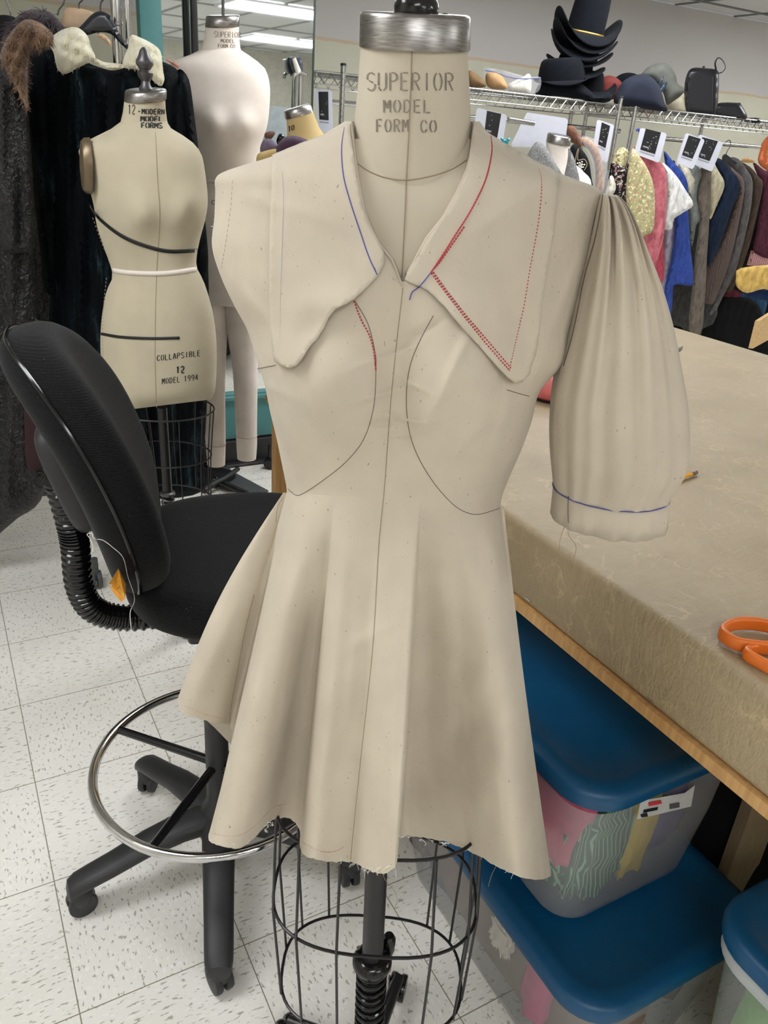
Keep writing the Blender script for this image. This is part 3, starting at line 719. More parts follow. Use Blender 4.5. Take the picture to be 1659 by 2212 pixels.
ch = thing('drafting_chair', CC, 'tall black fabric drafting chair with chrome foot ring beside the near dress form', 'chair')
phi = math.radians(20); F_ = RT*math.cos(phi)+FW*math.sin(phi); W_ = FW*math.cos(phi)-RT*math.sin(phi)
BC = dep(212, 985, 1.34); ln = math.radians(17); Hv = UP*math.cos(ln)-F_*math.sin(ln); Nv = F_*math.cos(ln)+UP*math.sin(ln)
bm_ = MB(); bend = lambda a, b: .035*a*a-.02*(b+.25)**2
pad(bm_, BC, W_, Hv, Nv, .40, .47, .10, 2.5, bend, taper=lambda b: 1-.1*b)
obj('backrest', bm_, 'chair_fabric', ch, angle=70)
pp = MB()
pp.tube([BC+W_*(a*.2*(1-.1*b)*1.0)+Hv*(b*.235)+Nv*(-.018+bend(a, b)) for a, b in superell(96, 2.5)], .0035, 8, closed=True)
obj('piping', pp, 'black_gloss', ch)
SCn = np.array([.41, 1.30, .688])+RT*.05
sp = MB(); pad(sp, SCn, F_, W_, UP, .47, .48, .085, 2.7, lambda a, b: -.012*max(0, a)**2+.008*b*b, )
obj('seat', sp, 'chair_fabric', ch, angle=70)
pl = MB(); pl.box(SCn-UP*.052-RT*.02, (.22, .18, .02), R=Rz(YAW+phi), bev=.006); pl.box((CC[0], CC[1], .618), (.1, .09, .04), R=Rz(YAW+phi), bev=.01)
obj('seat_plate', pl, 'black_metal', ch)
bk = MB(); b0 = BC-Nv*.062
pad(bk, BC-Nv*.058-Hv*.02, W_, Hv, Nv, .11, .20, .045, 3, n=32); obj('back_bracket', bk, 'black_plastic', ch)
pth = cr([BC-Nv*.075-Hv*.02, BC-Nv*.088-Hv*.10, np.array([*(BC-F_*.052)[:2], .755]), np.array([*(BC-F_*.052)[:2], .67]), np.array([*(BC-F_*.03)[:2], .615]), np.array([*(BC+F_*.03)[:2], .59]), np.array([*(BC+F_*.12)[:2], .592])], 26)
L = len(pth); prof = [(.0255, .0255, .0222, .0222)[i % 4] for i in range(L)]
obj('bellows_cover', MB().tube(pth, prof, 20), 'black_gloss', ch, angle=30)
obj('back_bar', MB().tube([pth[-1], pth[-1]+F_*.12+UP*.03], .014, 10), 'black_metal', ch)
cm = MB(); cm.tube([(CC[0], CC[1], .12), (CC[0], CC[1], .60)], .014, 20); obj('gas_column', cm, 'black_gloss', ch)
cm = MB(); cm.lathe((CC[0], CC[1], .262), UP, [(.019, 0), (.023, .004), (.023, .118), (.0225, .122), (.0235, .124), (.0235, .30), (.02, .305)], 28); obj('column_sleeve', cm, 'black_plastic', ch)
cm = MB(); cm.lathe((CC[0], CC[1], .1), UP, [(.045, 0), (.047, .02), (.036, .06), (.024, .085), (.022, .17)], 28); obj('base_hub', cm, 'black_plastic', ch)
RCn = np.array([.357, 1.213, .27]); rr = .238
obj('foot_ring', MB().tube([RCn+rr*np.array([math.cos(2*PI*j/72), math.sin(2*PI*j/72), 0]) for j in range(72)], .0095, 14, closed=True), 'chrome', ch)
for px, py in ((272, 1583), (318, 1848)):
    q = onz(px, py, .268); a0 = math.atan2(q[1]-RCn[1], q[0]-RCn[0])
    dv = np.array([math.cos(a0), math.sin(a0), 0]); obj('ring_spoke', MB().tube([np.array([CC[0], CC[1], .278]), RCn+dv*(rr-.006)], [.0095, .0085], 12), 'black_gloss', ch)
for k in (1, 2): 
    a0 = math.radians([0, 15, -65][k]); dv = np.array([math.cos(a0), math.sin(a0), 0]); obj('ring_spoke', MB().tube([np.array([CC[0], CC[1], .278]), RCn+dv*(rr-.006)], [.0095, .0085], 12), 'black_gloss', ch)
for k in range(5):
    a = math.radians(180-72*k); dv = np.array([math.cos(a), math.sin(a), 0]); sd = np.array([-dv[1], dv[0], 0]); rings = []
    for r, z, w_, h in ((.02, .135, .034, .045), (.08, .135, .033, .042), (.15, .122, .030, .037), (.22, .098, .028, .033), (.265, .085, .027, .031), (.290, .076, .026, .034), (.304, .066, .022, .036), (.308, .06, .012, .02)):
        rings.append([CC+dv*r+sd*(w_*math.copysign(abs(math.cos(t))**.8, math.cos(t)))+UP*(z+h/2*math.copysign(abs(math.sin(t))**.8, math.sin(t))) for t in (2*PI*j/20 for j in range(20))])
    lg = obj('base_leg', MB().loft(rings), 'black_plastic', ch)
    caster(CC+dv*.283, [a+PI/2+.1, a+.7, 0, a+.4, a+PI/2+.45][k], .028, 'black_plastic', ch)
    hd = MB(); hd.lathe(CC+dv*.283+UP*.03, UP, [(.02, 0), (.024, .005), (.024, .03), (.018, .04)], 20); obj('caster_hood', hd, 'black_plastic', ch)
# folded care label sewn on the pad and a loose thread
def flat(P, D): return [dep(x, y, D) for x, y in P]
nb = bvh_of(bm_)
tg = MB(); q = [hit([nb], x, y, .012) for x, y in ((256, 1228), (234, 1262), (248, 1284), (262, 1300), (270, 1294), (272, 1262))]
tg.prism(q, ray(250, 1260)/np.linalg.norm(ray(250, 1260))*.001)
MT['tag_orange'] = simple('tag_orange', (232, 160, 48), .6, var=.1, scale=90); MT['tag_white'] = simple('tag_white', (226, 220, 205), .6)
lb = obj('care_label', tg, 'tag_orange', ch, label='folded orange and white label', smooth=False)
tg = MB(); q = [hit([nb], x, y, .0135) for x, y in ((256, 1228), (234, 1262), (240, 1268), (251, 1257), (257, 1240))]; tg.prism(q, ray(250, 1260)/np.linalg.norm(ray(250, 1260))*.001)
obj('label_fold', tg, 'tag_white', lb, smooth=False)
tg = MB()
for P in ([(253, 1253), (262, 1270)], [(266, 1256), (254, 1272)], [(253, 1258), (268, 1262)]): tg.tube([hit([nb], x, y, .0145) for x, y in P], .0006, 5)
obj('label_print', tg, 'black_gloss', lb)
tb_ = MB(); sbv = bvh_of(sp)
tb_.tube([hit([nb, sbv], x, y, .003) for x, y in cr([(200, 1192), (200, 1178), (194, 1163), (188, 1154), (199, 1152), (202, 1163), (222, 1167), (243, 1182), (266, 1205), (276, 1245), (288, 1280), (290, 1300), (281, 1325), (285, 1372)], 6)], .0005, 5)
tag(obj('loose_thread', tb_, 'thread_white'), 'long white thread clinging to the backrest of the drafting chair', 'thread')

# ---------------- generic builders in an upright plane facing the camera ----------------
class Pl:
    def __init__(s, P0, P1=None, yaw=0.0):
        s.P0 = np.array(P0, float); P1 = s.P0+UP if P1 is None else np.array(P1, float)
        s.ax = (P1-s.P0)/np.linalg.norm(P1-s.P0); r = Rz(yaw)@RT
        n = np.cross(r, s.ax); n /= np.linalg.norm(n)
        s.n = n if n@(OC-s.P0) > 0 else -n; s.r = r
    def __call__(s, px, py, o=0.0):
        d = ray(px, py); t = (o-(OC-s.P0)@s.n)/(d@s.n); return OC+d*t
def upright(px, py, D, yaw=0.0): return Pl(dep(px, py, D), yaw=yaw)
def ringpx(fn, px, y, w, a, el=1.0, n=32, o=0):
    C = fn(px, y, o); d = abs((C-OC)@RC[:, 2]); r = w/2*d/FPX; u = RC[:, 0]-(RC[:, 0]@a)*a; u /= np.linalg.norm(u); v = np.cross(a, u)
    return [C+r*(math.cos(2*PI*j/n)*u+el*math.sin(2*PI*j/n)*v) for j in range(n)]
def dist_edge(poly):
    A = np.array(poly, float); B = np.roll(A, -1, 0)
    def f(x, y):
        p = np.array([x, y]); d = B-A; t = np.clip(((p-A)*d).sum(1)/((d*d).sum(1)+1e-9), 0, 1); q = A+d*t[:, None]; return np.sqrt(((q-p)**2).sum(1).min())
    return f
def puff(poly, fn, th, R=20, step=7, fold=None, back=True, smooth=True, n=4, jag=0, backth=None):
    """a soft body with the given outline: swelling front and back surfaces of thickness th"""
    P = [tuple(p) for p in (cr(poly, n, closed=True) if smooth else poly)]
    de = dist_edge(P)
    def o(x, y):
        k = min(1, de(x, y)/R); b = th*math.sqrt(max(0, 1-(1-k)**2)); return b+((fold(x, y)*k) if fold else 0)
    mb = patch(P, lambda x, y: fn(x, y, o(x, y)), step, jag); nv = len(mb.v); 
    if back:
        PXY = [proj(v)[:2] for v in mb.v]; base = []
        bt = th if backth is None else backth
        bv = []
        for (x, y) in PXY:
            k = min(1, de(x, y)/R); bv.append(tuple(fn(x, y, -bt*math.sqrt(max(0, 1-(1-k)**2))-.0005)))
        mb.f += [tuple(i+nv for i in f)[::-1] for f in mb.f]; mb.v += bv
    return mb
def tufts(mb, src, n, L, r, down=.7, spread=.5, seed=1):
    g = np.random.default_rng(seed); V = np.array(src.v); F = [f for f in src.f]
    for _ in range(n):
        f = F[g.integers(len(F))]; a, b, c = V[f[0]], V[f[1]], V[f[2]]; u, v = g.random(2)
        if u+v > 1: u, v = 1-u, 1-v
        p = a+(b-a)*u+(c-a)*v; nn = np.cross(b-a, c-a); nn /= np.linalg.norm(nn)+1e-9
        if nn@(OC-p) < 0: nn = -nn
        d = nn*.6-UP*down+g.normal(0, spread, 3); d /= np.linalg.norm(d); s = np.cross(d, nn); s /= np.linalg.norm(s)+1e-9; l = L*g.uniform(.5, 1.2)
        k = len(mb.v); mb.v += [tuple(p-s*r), tuple(p+s*r), tuple(p+d*l*.6+s*r*.7-UP*l*.1), tuple(p+d*l-UP*l*.25)]; mb.f += [(k, k+1, k+2), (k, k+2, k+3)]
    return mb

# ---------------- dress form size 12 ----------------
def body_rows(fn, rows, tk=0.0, back=.9, nu=48, bust=(), nrows=40):
    T = smooth_tab(rows, 6); ys = np.linspace(T[0, 0], T[-1, 0], nrows); out = []
    for y in ys:
        xl, xr, F = interp(T, y); c_, h = (xl+xr)/2, (xr-xl)/2; ring = []
        kk = tk*max(0, min(1, (y-rows[0][0])/(rows[-1][0]-rows[0][0])*1.6))
        for j in range(nu):
            a = PI*j/(nu-1); u = -math.cos(a); px = c_+u*h; o = F*math.sin(a)**.85
            for cx, cy, sx, sy, am in bust: o += am*gs(px, y, cx, cy, sx, sy)*math.sin(a)**.5
            ring.append(fn(px, y+kk*u, o))
        for j in range(1, nu//2):
            a = PI*j/(nu//2); u = math.cos(a); ring.append(fn(c_+u*h, y+kk*u, -F*back*math.sin(a)**.85))
        out.append(ring)
    return out
f12 = upright(340, 600, 1.88); B12 = f12.P0.copy(); B12[2] = 0
t12 = thing('dress_form', B12, 'size 12 dress form with brown oval arm plate and black style tapes', 'dress form', 'dress forms')
a12 = UP*1.0+f12.n*.17-RT*.06; a12 /= np.linalg.norm(a12)
obj('neck_cap', MB().loft([ringpx(f12, 313, 217, 87, a12), ringpx(f12, 314, 215, 89, a12), ringpx(f12, 315, 197, 88, a12), ringpx(f12, 315, 194, 84, a12), ringpx(f12, 315, 194, 30, a12)]), 'brushed', t12, angle=60)
MT['pewter'] = simple('pewter', (96, 94, 96), .4, metal=.8)
C = f12(315, 194, 0)
obj('finial', MB().lathe(C-a12*.004, UP, [(.014, 0), (.015, .006), (.010, .014), (.009, .02), (.015, .028), (.017, .036), (.011, .042), (.018, .052), (.018, .058), (.013, .066), (.009, .078), (.003, .084)], 24), 'pewter', t12)
rows12 = [(262, 262, 360, .045), (275, 245, 366, .055), (290, 215, 390, .07), (303, 186, 408, .082), (315, 170, 422, .09), (335, 172, 435, .098), (362, 178, 441, .105), (400, 192, 446, .11), (440, 203, 449, .112), (480, 209, 444, .11), (530, 226, 431, .10), (583, 243, 424, .092),
    (620, 229, 440, .098), (680, 219, 458, .11), (740, 217, 467, .115), (800, 222, 468, .115), (845, 227, 466, .112), (868, 233, 462, .105), (876, 243, 455, .09)]
bb = body_rows(f12, rows12, tk=-13, bust=((300, 462, 40, 45, .03), (405, 455, 36, 45, .03)))
tr = MB().loft(bb); tv = bvh_of(tr)
nk12 = MB().loft([ringpx(f12, x, y, w_, a12, .95) for y, x, w_ in ((214, 313, 86), (240, 312, 90), (262, 311, 98), (290, 312, 112), (320, 313, 140))]); nv12 = bvh_of(nk12)
obj('torso', tr, 'linen12', t12); obj('neck', nk12, 'linen12', t12)
MT['plate'] = simple('arm_plate', (120, 104, 82), .35, metal=.6, var=.12, scale=8)
pc = f12(183, 358, .052)
obj('arm_plate', MB().lathe(pc, -RT*.88+f12.n*.47+UP*.05, [(.058, -.012), (.056, 0), (.05, .006), (.02, .009), (.004, .009)], 32, xdir=UP, ry=.66), 'plate', t12)
MT['tape'] = simple('style_tape', (18, 18, 20), .5)
def ribbon(bv, P, wpx, off=.0015):
    Q = densify(cr(P, 6), 5); A = [hit(bv, x, y-wpx/2, off) for x, y in Q]; B = [hit(bv, x, y+wpx/2, off) for x, y in Q]; return MB().grid([A, B])
obj('style_tape', ribbon([tv], [(194, 445), (215, 473), (260, 508), (310, 530), (365, 543), (426, 541)], 8), 'tape', t12, thick=.001)
obj('style_tape', ribbon([tv], [(218, 721), (260, 728), (320, 731), (388, 730)], 6), 'tape', t12, thick=.001)
obj('waist_tape', ribbon([tv], [(243, 584), (280, 589), (333, 591), (380, 588), (425, 581)], 10), 'linenfar', t12, thick=.001)
lt = MB()
ink([nv12, tv], 276, 246, 7, 20, '12', (.14, .05), rise=.03); ink([nv12, tv], 298, 246, 6.6, 11, '-MODERN', (.2, .12), rise=.02); ink([nv12, tv], 304, 262, 8, 11, 'MODEL', (.2, .12), adv=1.22, rise=.02); ink([nv12, tv], 305, 276, 8, 11, 'FORMS', (.2, .12), adv=1.18, rise=.02)
ink([tv], 339, 780, 6.4, 12, 'COLLAPSIBLE', (.15, .06), adv=1.36, rise=-.12); ink([tv], 380, 806, 8, 14, '12', (.2, .09), rise=-.05); ink([tv], 350, 830, 6, 12, 'MODEL 1994', (.15, .06), adv=1.36, rise=-.12)
obj('stencil_lettering', lt, 'stencil_dark', t12, smooth=False)
sm = MB(); seam(sm, [tv], [(230, 600), (224, 660), (222, 740), (227, 830), (234, 872)], .0007, .0008, dash=(.004, .004)); seam(sm, [tv], [(200, 470), (222, 530), (240, 570)], .0007, .0008, dash=(.004, .004)); seam(sm, [tv, nv12], [(336, 285), (340, 380), (345, 470), (338, 600), (335, 760), (338, 880)], .0005, .0005)
obj('side_stitching', sm, 'thread_tan', t12)
g12 = lambda x, y, o=0: f12(x, y, o)
for (y, x, w_, el) in ((880, 348, 226, .8), (980, 357, 196, .8), (1076, 366, 178, .8)):
    obj('cage_ring', MB().tube(ringpx(f12, x, y, w_, UP, el, 48), .0022, 6, closed=True), 'cage', t12)
R1, R2, R3 = [ringpx(f12, x, y, w_, UP, .8, 48) for (y, x, w_) in ((880, 348, 226), (980, 357, 196), (1076, 366, 178))]
for j in range(0, 48, 4): obj('cage_wire', MB().tube([R1[j], R2[j], R3[j]], .0017, 6), 'cage', t12)
pa, pb = f12(350, 880), f12(364, 1095); kz = (.05-pb[2])/(pb[2]-pa[2]); pe = pb+(pb-pa)*kz
obj('pole', MB().tube([pa, pb, pe+FW*.12], .0125, 16), 'black_metal', t12)
obj('pole_collar', MB().lathe(f12(362, 1068), UP, [(.014, -.004), (.02, 0), (.02, .006), (.014, .01)], 24), 'pewter', t12)
obj('spring', MB().tube([f12(362, 1070)-UP*.09*k/90+.016*(math.cos(k*.5)*RT+math.sin(k*.5)*FW) for k in range(91)], .0026, 6), 'pewter', t12)
bs = MB()
pe = pe+FW*.12
for k in range(2): a = PI/2+YAW-.6+k*1.2; bs.tube([np.array([pe[0], pe[1], .06]), np.array([pe[0]+.18*math.cos(a), pe[1]+.18*math.sin(a), .035])], [.014, .01], 10)
bs.lathe((pe[0], pe[1], .01), UP, [(.03, 0), (.03, .08)], 16); obj('base', bs, 'black_metal', t12)

# ---------------- far full-length form with legs ----------------
ff = upright(490, 300, 2.5); BF = ff.P0.copy(); BF[2] = 0
tf = thing('dress_form', BF, 'tall pale full-length dress form with legs, hanging in front of the mirror', 'dress form', 'dress forms')
af = UP+ff.n*.16-RT*.07; af /= np.linalg.norm(af)
obj('neck_cap', MB().loft([ringpx(ff, 480, 58, 72, af), ringpx(ff, 480, 56, 74, af), ringpx(ff, 482, 36, 73, af), ringpx(ff, 482, 33, 68, af), ringpx(ff, 482, 33, 20, af)]), 'brushed', tf, angle=60)
nf = MB().loft([ringpx(ff, x, y, w_, af, .95) for y, x, w_ in ((54, 480, 71), (80, 479, 74), (105, 478, 82), (130, 478, 100), (160, 480, 130))]); nfb = bvh_of(nf); obj('neck', nf, 'linenfar', tf)
rf = [(104, 440, 514, .05), (118, 412, 536, .07), (132, 372, 556, .085), (150, 362, 574, .1), (185, 366, 583, .11), (230, 372, 582, .12), (270, 378, 577, .125), (310, 390, 564, .12), (360, 398, 556, .11), (400, 402, 554, .105), (460, 396, 562, .12), (520, 390, 572, .13), (580, 392, 576, .135), (640, 398, 574, .13), (662, 404, 570, .12)]
bf = MB().loft(body_rows(ff, rf, 6, bust=((462, 268, 26, 30, .028), (530, 268, 26, 30, .028)))); fb = bvh_of(bf); obj('torso', bf, 'linenfar', tf)
for x0, tab in ((0, ((600, 446, 98), (640, 450, 90), (724, 452, 76), (830, 458, 56), (940, 465, 44), (960, 466, 42), (1003, 467, 38))), (1, ((600, 532, 96), (640, 530, 90), (724, 526, 68), (800, 530, 54), (914, 532, 46), (960, 533, 44), (990, 533, 40)))):
    rr_ = [ringpx(ff, x, y, w_, UP, 1.0, 28) for y, x, w_ in cr(tab, 4)]; lgm = MB().loft(rr_); o_ = obj('leg', lgm, 'linenfar', tf)
    sm = MB(); y_ = (958, 940)[x0]; sm.tube(ringpx(ff, tab[-2][1], y_, tab[-2][2]*1.06, UP, 1.0, 28), .0008, 5, closed=True); obj('ankle_seam', sm, 'thread_tan', o_)
lt = MB(); ink([nfb], 463, 80, 6.0, 12, 'SUPERIOR', (.12, .05), adv=1.22, rise=.03); ink([nfb], 477, 92, 5, 8, 'MODEL', (.16, .08), adv=1.25, rise=.03); ink([nfb], 471, 103, 4.6, 8, 'FORM CO', (.16, .08), adv=1.2, rise=.03)
ink([fb], 457, 442, 7, 10, 'C O', (.16, .08), adv=1.2)
obj('stencil_lettering', lt, 'stencil', tf, smooth=False)
obj('waist_band', ribbon([fb], [(402, 388), (450, 392), (500, 394), (552, 390)], 8, .002), 'linenfar', tf, thick=.001)
obj('hanging_rod', MB().tube([ff(482, 34)-UP*.01, ff(480, -130)], .0045, 10), 'pewter', tf)
MT['orange_chalk'] = simple('orange_chalk', (226, 140, 120), .9)
obj('chalk_mark', ribbon([fb], [(360, 128), (372, 136), (386, 145)], 5, .001), 'orange_chalk', tf, thick=.0005)

# ---------------- mirror ----------------
MY = 3.35
mt = NT('mirror_glass'); mt.set(Base_Color=(.78, .82, .80, 1), Metallic=1.0, Roughness=.02); MT['mirror'] = mt.m
MT['teal'] = simple('teal_paint', (78, 138, 138), .5, var=.04, scale=12, bump=.1, bscale=60)
XL, XR = float(atY(298, 40, MY)[0]), float(atY(676, 100, MY)[0]); XF = float(atY(347, 60, MY)[0])
mr = thing('standing_mirror', ((XL+XR)/2, MY, 0), 'tall mirror with a teal painted wooden frame behind the full-length form', 'mirror')
obj('glass', MB().box(((XF+XR)/2, MY+.004, 1.33), (XR-XF, .006, 1.98)), 'mirror', mr, smooth=False)
fm = MB(); fm.box(((XL+XF)/2, MY+.0, 1.2), (XF-XL, .05, 2.3), bev=.004); fm.box(((XF+XR)/2+.03, MY+.002, .235), (XR-XF+.06, .05, .215), bev=.004); fm.box(((XF+XR)/2+.02, MY-.005, .325), (XR-XF+.06, .08, .02), bev=.004); fm.box(((XF+XR)/2, MY+.025, 1.3), (XR-XF, .02, 2.05))
obj('frame', fm, 'teal', mr)
fm = MB(); fm.box(((XF+XR)/2+.02, MY-.002, .063), (XR-XF+.1, .07, .115), bev=.004); obj('plinth', fm, 'black_plastic', mr)
fm = MB(); fm.box(((XF+XR)/2+.02, MY-.05, .012), (XR-XF+.1, .03, .01)); obj('metal_strip', fm, 'pewter', mr)
fm = MB(); fm.box((XR+.0035, MY+.004, 1.33), (.006, .014, 1.98)); obj('glass_edge', fm, simple('glass_edge', (46, 66, 60), .2), mr, smooth=False)
pb_ = MB(); q = atY(417, 60, 3.30); pb_.tube([(q[0], 3.30, 0), (q[0]+.005, 3.30, 2.35)], .014, 14); pb_.lathe((q[0], 3.2, 0), UP, [(.1, 0), (.1, .012), (.03, .02)], 24)  # solid pole put in for a dark reflection in the mirror
tag(obj('mirrored_pole', pb_, 'black_metal'), 'black upright pole added before the mirror for a reflected bar, behind the full-length form', 'pole')

# ---------------- coat rack and coats ----------------
cr_fn = upright(255, 100, 2.15); q0 = cr_fn(250, 0); q1 = cr_fn(262, 257)
rk = thing('garment_rack', (q1[0], q1[1], 0), 'chrome garment rack upright and rail beside the black velvet coat', 'garment rack')
dv = (q0-q1)/np.linalg.norm(q0-q1); foot = q1+dv*((.03-q1[2])/dv[2]); topp = q1+dv*((1.95-q1[2])/dv[2])
obj('rack_upright', MB().tube([foot, topp], .0145, 20), 'chrome', rk)
obj('rack_upright', MB().tube([foot+RT*.026, topp+RT*.026-UP*.2], .009, 16), 'chrome', rk)
obj('rack_joint', MB().lathe(cr_fn(252, 53), dv, [(.0145, -.004), (.017, -.002), (.017, .004), (.0145, .006)], 20), 'chrome', rk)
rl = np.array([foot[0]-.02, foot[1]+.22, 1.93]); ra = rl+RT*.45; rb = rl-RT*1.5
obj('rack_rail', MB().tube([ra, rb], .0125, 16), 'chrome', rk); obj('rack_base', MB().tube([foot+FW*.35, foot-FW*.05], .015, 12), 'black_metal', rk)
obj('rack_arm', MB().tube([topp-UP*.02, topp+FW*.2-UP*.02], .012, 12), 'chrome', rk)
def velvet():
    t = NT('black_velvet'); col = t.ramp(t.noise(8, 4, .7, (3.5, 3.5, .5)), [(.42, (4, 7, 10)), (.56, (9, 15, 19)), (.66, (30, 44, 50)), (.76, (74, 92, 96))])  # pale ramp stops paint streaky highlights into the velvet
    t.set(Base_Color=col, Roughness=.75, Normal=t.bump(t.noise(14, 3, .6, (3, 3, .35)), .6, .01)); t.b.inputs['Specular IOR Level'].default_value = .1; return t.m
MT['velvet'] = velvet()
def curly():
    t = NT('curly_lamb'); v = t.node('ShaderNodeTexVoronoi', feature='DISTANCE_TO_EDGE'); v.inputs['Scale'].default_value = 34
    nn = t.node('ShaderNodeTexNoise'); nn.inputs['Scale'].default_value = 20; nn.inputs['Detail'].default_value = 4; t.link(t.tc.outputs['Object'], nn.inputs['Vector'])
    mx = t.node('ShaderNodeMix', data_type='RGBA'); mx.inputs[0].default_value = .12; t.link(t.tc.outputs['Object'], mx.inputs[6]); t.link(nn.outputs['Color'], mx.inputs[7]); t.link(mx.outputs[2], v.inputs['Vector'])
    t.set(Base_Color=t.ramp(v.outputs['Distance'], [(0, (8, 7, 8)), (.5, (27, 23, 26))]), Roughness=.45, Normal=t.bump(v.outputs['Distance'], 1.0, .012)); t.b.inputs['Sheen Weight'].default_value = .06; return t.m
MT['curly'] = curly()
def fur(name, a, b, c):
    t = NT(name); t.set(Base_Color=t.ramp(t.noise(26, 5, .7, (1, 1, .5)), [(.3, a), (.5, b), (.7, c)]), Roughness=.85, Normal=t.bump(t.noise(60, 5, .7, (1, 1, .35)), .9, .008)); t.b.inputs['Sheen Weight'].default_value = .3; return t.m
MT['fur_cream'] = fur('fur_cream', (214, 204, 170), (236, 230, 204), (246, 243, 226)); MT['fur_brown'] = fur('fur_brown', (58, 40, 30), (104, 74, 50), (150, 114, 76)); MT['fur_purple'] = fur('fur_purple', (40, 30, 38), (62, 48, 58), (92, 76, 84))
vc = upright(230, 300, 2.22)
tvc = thing('velvet_coat', (*vc.P0[:2], .1), 'long black velvet coat with a cream fur collar hanging on the chrome rack', 'coat')
def cfold(x, y): return .012*math.sin(x*.09+math.sin(y*.006)*1.5)+.008*math.sin(x*.21+y*.004)
BODY = [(120, 104), (150, 100), (190, 135), (240, 150), (285, 140), (345, 132), (388, 155), (405, 190), (414, 250), (425, 330), (440, 440), (449, 560), (452, 700), (448, 850), (440, 1000), (436, 1062), (330, 1078), (230, 1062), (150, 1045), (112, 900), (104, 760), (108, 600), (96, 400), (84, 250), (86, 150)]
obj('coat_body', puff(BODY, vc, .07, 40, 12, cfold), 'velvet', tvc, angle=60)
SLV = [(100, 108), (72, 130), (61, 180), (57, 260), (64, 350), (76, 450), (88, 560), (95, 625), (118, 632), (124, 560), (128, 420), (132, 280), (134, 180), (128, 115)]
obj('coat_sleeve', puff(SLV, lambda x, y, o=0: vc(x, y, o+.035), .045, 26, 10, cfold), 'velvet', tvc, angle=60)
obj('coat_sleeve', puff([(385, 150), (408, 172), (420, 250), (432, 350), (442, 460), (450, 560), (444, 612), (420, 600), (412, 450), (396, 300), (380, 200)], lambda x, y, o=0: vc(x, y, o+.02), .04, 24, 10, cfold), 'velvet', tvc, angle=60)
def furpiece(name, poly, fn, th, mat, parent, n, L, R=26, seed=3, **k):
    m = puff(poly, fn, th, R, 6, lambda x, y: .006*math.sin(x*.22+y*.1)+.006*math.sin(y*.19-x*.07)); tufts(m, MB().add(m.v, m.f), n, L, .0011, seed=seed); return obj(name, m, mat, parent, angle=70, **k)
c1 = lambda x, y, o=0: vc(x, y, o+.085)
furpiece('fur_collar', [(104, 92), (116, 76), (140, 62), (166, 59), (188, 76), (196, 100), (206, 126), (186, 138), (165, 148), (142, 160), (126, 152), (120, 135), (115, 112)], c1, .035, 'fur_cream', tvc, 500, .006, label='cream fur collar wing')
furpiece('fur_collar', [(283, 76), (305, 82), (330, 95), (347, 112), (352, 150), (355, 172), (348, 186), (334, 178), (318, 160), (292, 150), (268, 146), (266, 128), (276, 104)], c1, .03, 'fur_cream', tvc, 450, .006, seed=5, label='cream fur collar wing')
obj('collar_lining', puff([(200, 122), (225, 134), (262, 138), (268, 146), (240, 152), (206, 140)], lambda x, y, o=0: vc(x, y, o+.075), .01, 8, 7), 'fur_cream', tvc)
def hanger(fn, poly, mat, label, hook, th=.012, hm='pewter'):
    m = puff(poly, fn, th, 10, 6); c_ = fn(*hook[-1]); t = thing('coat_hanger', c_, label, 'clothes hanger')
    obj('hanger_arm', m, mat, t); obj('hook', MB().tube([fn(x, y) for x, y in cr(hook, 6)], .0022, 8), hm, t); return t
MT['hanger_beige'] = simple('hanger_beige', (214, 184, 152), .45); MT['hanger_black'] = simple('hanger_black', (34, 36, 42), .3)
hanger(lambda x, y, o=0: vc(x, y, o+.03), [(168, 66), (182, 48), (200, 30), (218, 24), (236, 32), (244, 44), (262, 78), (285, 106), (282, 112), (262, 96), (240, 74), (214, 70), (186, 76)], 'hanger_black', 'broad black plastic hanger inside the velvet coat', [(228, -6), (219, 4), (217, 14), (217, 26)])
hp = upright(160, 50, 2.33)
hanger(hp, [(122, 58), (132, 44), (142, 19), (172, 18), (200, 26), (214, 40), (200, 64), (176, 62), (150, 62), (127, 68)], 'hanger_beige', 'wide beige moulded hanger next to the black hanger', [(184, -12), (178, 0), (171, 8), (172, 20)])
hanger(hp, [(205, 74), (225, 74), (244, 96), (246, 104), (228, 92)], 'hanger_beige', 'slim pale hanger arm seen under the black hanger', [(212, 60), (212, 66), (213, 76)], .006)
ac = upright(60, 300, 2.05)
tac = thing('lamb_coat', (*ac.P0[:2], .1), 'black curly lamb coat with a brown fur collar at the end of the rack', 'coat')
obj('coat_body', puff([(-60, 150), (0, 130), (30, 150), (56, 210), (68, 330), (75, 440), (78, 540), (84, 640), (92, 760), (98, 900), (96, 1060), (40, 1118), (-80, 1160), (-110, 700), (-90, 300)], lambda x, y, o=0: ac(x, y, o-.05), .06, 36, 12, cfold), 'curly', tac, angle=60)  # lower hem stretched to stand in for the coat's shadow
obj('coat_sleeve', puff([(-20, 200), (10, 170), (40, 190), (62, 300), (72, 420), (76, 530), (60, 546), (20, 545), (2, 530), (-10, 400)], lambda x, y, o=0: ac(x, y, o+.02), .045, 30, 10, cfold), 'curly', tac, angle=60)
furpiece('fur_collar', [(0, 118), (14, 84), (32, 60), (56, 42), (84, 48), (104, 62), (116, 78), (110, 96), (88, 104), (66, 112), (60, 150), (60, 200), (60, 238), (40, 200), (20, 165), (2, 132)], lambda x, y, o=0: ac(x, y, o+.05), .035, 'fur_brown', tac, 1700, .016, seed=7, label='brown fur collar')
pcn = upright(80, 60, 2.3)
tpc = thing('fur_coat', (*pcn.P0[:2], .3), 'dark plum fur coat hanging behind the brown fur collar', 'coat')
